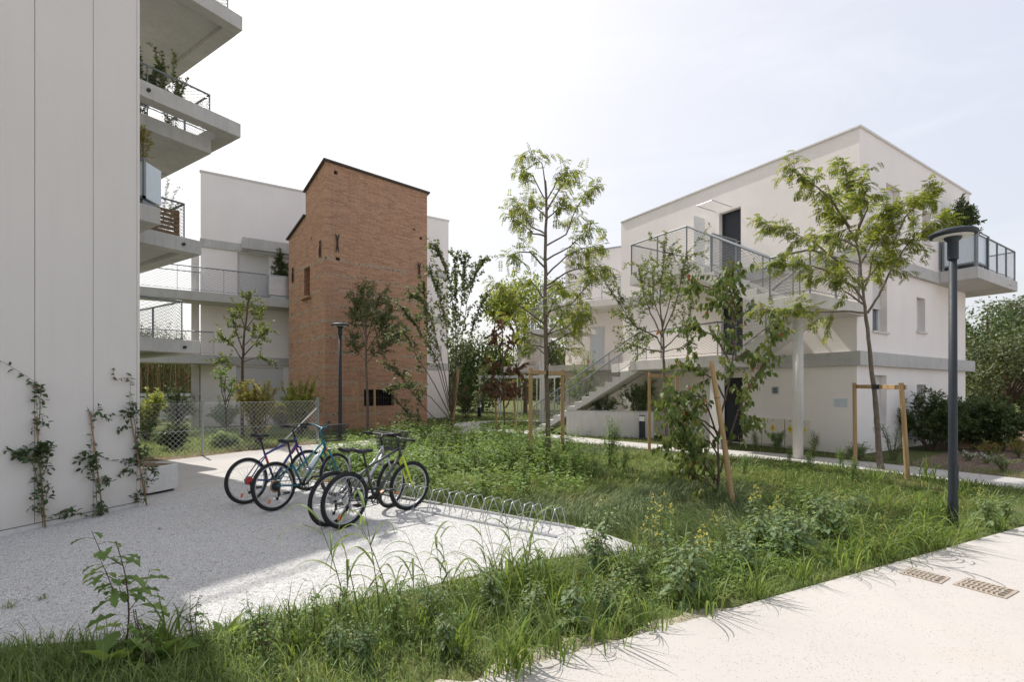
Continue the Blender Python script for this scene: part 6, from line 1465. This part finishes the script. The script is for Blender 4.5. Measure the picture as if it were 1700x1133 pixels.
vine('densest climber at the outer corner of the panelled wall beside the planter box',((236,838),(214,692)),[((236,836),(230,800),(226,770),(224,740)),((232,800),(245,785),(250,775)),((226,790),(210,785),(204,780)),((222,740),(217,700),(213,672)),((220,720),(235,725),(245,700)),((216,690),(205,685)),((230,760),(240,750)),((234,835),(224,830)),((215,710),(205,712),(198,708)),((222,770),(212,760))],[((213,672),(214,640),(216,624)),((216,628),(200,628),(190,632),(184,612)),((208,692),(190,690),(172,688)),((222,675),(212,650))],83)
# ================================================================ woodland behind
def crown_tree(name,label,base,h,rx,rz,cz,mats,seed,nl=5000,ls=.2,lobes=14,ratio=.55,tmpl=T_KITE,cat='tree',group=None,tr=.16):
    r=random.Random(seed); g_=np.random.default_rng(seed); base=V(base); root=thing(name,label,cat,base,0,group)
    mb=MB(); mb.tube([V((0,0,-.1)),V((.05,0,cz*.5)),V((0,.05,cz)),V((0,0,h*.9))],[tr,tr*.8,tr*.6,tr*.12],8,False)
    C=[]
    for i in range(lobes):
        d=rv(r); d.z=d.z*.95; q=V((d.x*rx*.72,d.y*rx*.72,cz+d.z*rz*.72))*1.0; C.append((q,r.uniform(.28,.5)*min(rx,rz)))
        mb.tube([V((0,0,cz*.45)),V((q.x*.45,q.y*.45,cz*.6+q.z*.3)),q],[tr*.4,tr*.22,tr*.06],5,False)
    mb.build('trunk',mats[0],root,smooth=True)
    per=nl//lobes; A=[]
    for (q,R_) in C:
        v=g_.normal(size=(per,3)); v/=np.linalg.norm(v,axis=1,keepdims=True); rad_=R_*(.45+.6*g_.random((per,1))**.6)*(1+.25*np.sin(v[:,:1]*5+q.x)*np.cos(v[:,1:2]*6+q.y)); p=np.array(q)+v*rad_
        d=v*.5+g_.normal(size=(per,3))*.6+np.array([0,0,-.45]); n=v+g_.normal(size=(per,3))*.5+np.array([0,0,.5]); l=ls*g_.uniform(.6,1.3,(per,1)); A.append(np.hstack([p,d,n/np.linalg.norm(n,axis=1,keepdims=True),l,l*ratio]))
    leaf_mesh('crown',np.vstack(A),mats[1],root,tmpl); return root
wb=(M['bark2'],L['wood']); db=(M['bark2'],L['dark'])
def ct(label,px,Y,top,cz,rx,mats,seed,nl=5000,ls=.2,**k):
    x=(px-CX)/F*Y; h=CH+(HY-top)/F*Y; rz=(h-cz)*1.05; return crown_tree('background_tree',label,(x,Y,0),h,rx,rz,cz,mats,seed,nl,ls,**k)
ct('light green broad tree filling the gap behind the tallest slender tree',872,36,455,6.2,3.3,(M['bark2'],L['locust']),401,7000,.24)
ct('dark dense tree behind the multi stemmed tree, between tower and stairs',800,38,545,3.2,2.6,db,402,6000,.26)
ct('tall thin green tree showing just over the far gallery block',985,48,425,8.0,2.6,(M['bark2'],L['locust']),403,3500,.3)
ct('olive green tree low behind the pergola posts',735,42,590,2.6,3.0,db,404,4500,.28)
ct('mid green tree low behind the far stair flight',905,40,560,3.0,2.8,wb,412,4500,.28)
for i,(px,Y,top,cz,rx,mt,lb) in enumerate(((1640,27,490,4.0,2.6,db,'dark tree right behind the white block end wall'),(1700,30,492,4.0,3.2,wb,'grey green tall tree at the right behind the corner balcony'),(1672,22,560,2.2,2.3,wb,'greyish rounded tree behind the planted bed, nearest of the trees beyond it'),(1740,24,540,2.6,2.8,wb,'wide greyish tree at the far right beyond the planted bed'),(1620,24,600,1.6,1.6,wb,'low bushy tree beside the end of the white block'),(1800,34,480,5,4,db,'dark tree beyond the right edge of the garden'))):
    ct(lb,px,Y,top,cz,rx,mt,405+i,9000 if mt is wb else 6000,.15 if Y<26 else .22,lobes=20)
def bamboo(label,px,Y,h,n,seed):
    r=random.Random(seed); x=(px-CX)/F*Y; pl_=Plant(seed); root=thing('bamboo_clump',label,'bamboo',(x,Y,0),0,'bamboo behind the garden')
    for i in range(n):
        b=V((r.uniform(-1.6,1.6),r.uniform(-.8,.8),0)); t=b+V((r.uniform(-.5,.5),r.uniform(-.5,.5),h*r.uniform(.75,1.05))); pl_.wood.tube([b,b.lerp(t,.6)+rv(r)*.08,t],[.022,.018,.006],5,False)
        for k in range(70):
            f=r.uniform(.12,1)**.7; p=b.lerp(t,f); d=(rv(r)+V((0,0,-.3))).normalized(); pl_.leaf(p+d*r.uniform(0,.28),d,(V((0,0,1))+rv(r)).normalized(),r.uniform(.16,.28),r.uniform(.025,.045))
    pl_.wood.build('canes',M['bamboo'],root); leaf_mesh('foliage',pl_.lv,L['wood'],root,T_KITE); return root
for i,(px,Y,h) in enumerate(((205,29,5.2),(245,30,5.6),(285,28,4.8),(320,30,5.2),(165,30,5.4))): bamboo('tall bamboo clump rising behind the slatted fence under the balconies',px,Y,h,34,501+i)
for i,(px,Y,top,rx) in enumerate(((230,36,565,3.0),(300,37,550,2.6))): ct(('dark tree behind the bamboo, hidden by the tall block','dark tree behind the bamboo, next to the white block')[i],px,Y,top,2.4,rx,db,511+i,4500,.28)
# distant tree line so the horizon is closed
def far_trees():
    r=random.Random(77); A=[]; g_=np.random.default_rng(77)
    for i in range(150):
        a=rad(-70+140*i/149); D=r.uniform(75,110); x=math.sin(a)*D; y=math.cos(a)*D; h=r.uniform(4.5,8); n=260
        v=g_.normal(size=(n,3)); v/=np.linalg.norm(v,axis=1,keepdims=True); p=np.array([x,y,h*.5])+v*np.array([r.uniform(3,5),2.5,h*.52])*(.7+.35*g_.random((n,1))); d=g_.normal(size=(n,3))+np.array([0,0,-.3]); nn_=v+g_.normal(size=(n,3))*.4; l=g_.uniform(.6,1.1,(n,1)); A.append(np.hstack([p,d,nn_/np.linalg.norm(nn_,axis=1,keepdims=True),l,l*.7]))
    o=leaf_mesh('distant_woods',np.vstack(A),L['wood'],None,T_KITE); o['kind']='stuff'
far_trees()

# loose white stones along the front of the gravel and scattered over it
def stones(n):
    g_=np.random.default_rng(21); P_=[]
    gp=gravel_poly[:8]
    for i in range(n):
        if i<n*.55:
            j=g_.integers(0,7); t=g_.random(); a=np.array(gp[j]);b=np.array(gp[j+1]); q=a+(b-a)*t+np.array([g_.normal(0,.05),g_.normal(.03,.10)])
        else: q=np.array([g_.uniform(-4.5,1.2),g_.uniform(3.2,6.5)])
        if i>=n*.55 and not in_poly(q[:1],q[1:2],gravel_poly)[0]: continue
        P_.append((q[0],q[1]))
    P_=np.array(P_); m=len(P_); o=np.array([(1,0,0),(0,1,0),(-1,0,0),(0,-1,0),(0,0,1),(0,0,-1)],float)
    s_=g_.uniform(.0035,.0085,(m,1,1))*g_.uniform(.6,1.3,(m,1,3)); a=g_.uniform(0,6.28,m); ca,sa=np.cos(a),np.sin(a); v=o[None]*s_+g_.normal(0,.0008,(m,6,3)); x=v[:,:,0]*ca[:,None]-v[:,:,1]*sa[:,None]; y=v[:,:,0]*sa[:,None]+v[:,:,1]*ca[:,None]
    vs=np.stack([x+P_[:,0:1],y+P_[:,1:2],v[:,:,2]-.004],2).reshape(-1,3); f=np.array([0,1,4,1,2,4,2,3,4,3,0,4,1,0,5,2,1,5,3,2,5,0,3,5])
    o_=np_mesh('gravel_stones',vs,(f[None]+(np.arange(m)*6)[:,None]).ravel(),M['stone'],None,3); o_['kind']='stuff'
M['stone']=leafmat('loose_stone',[(0,(.30,.29,.28)),(.3,(.58,.56,.54)),(1,(.78,.77,.75))],0.0)
stones(11000)
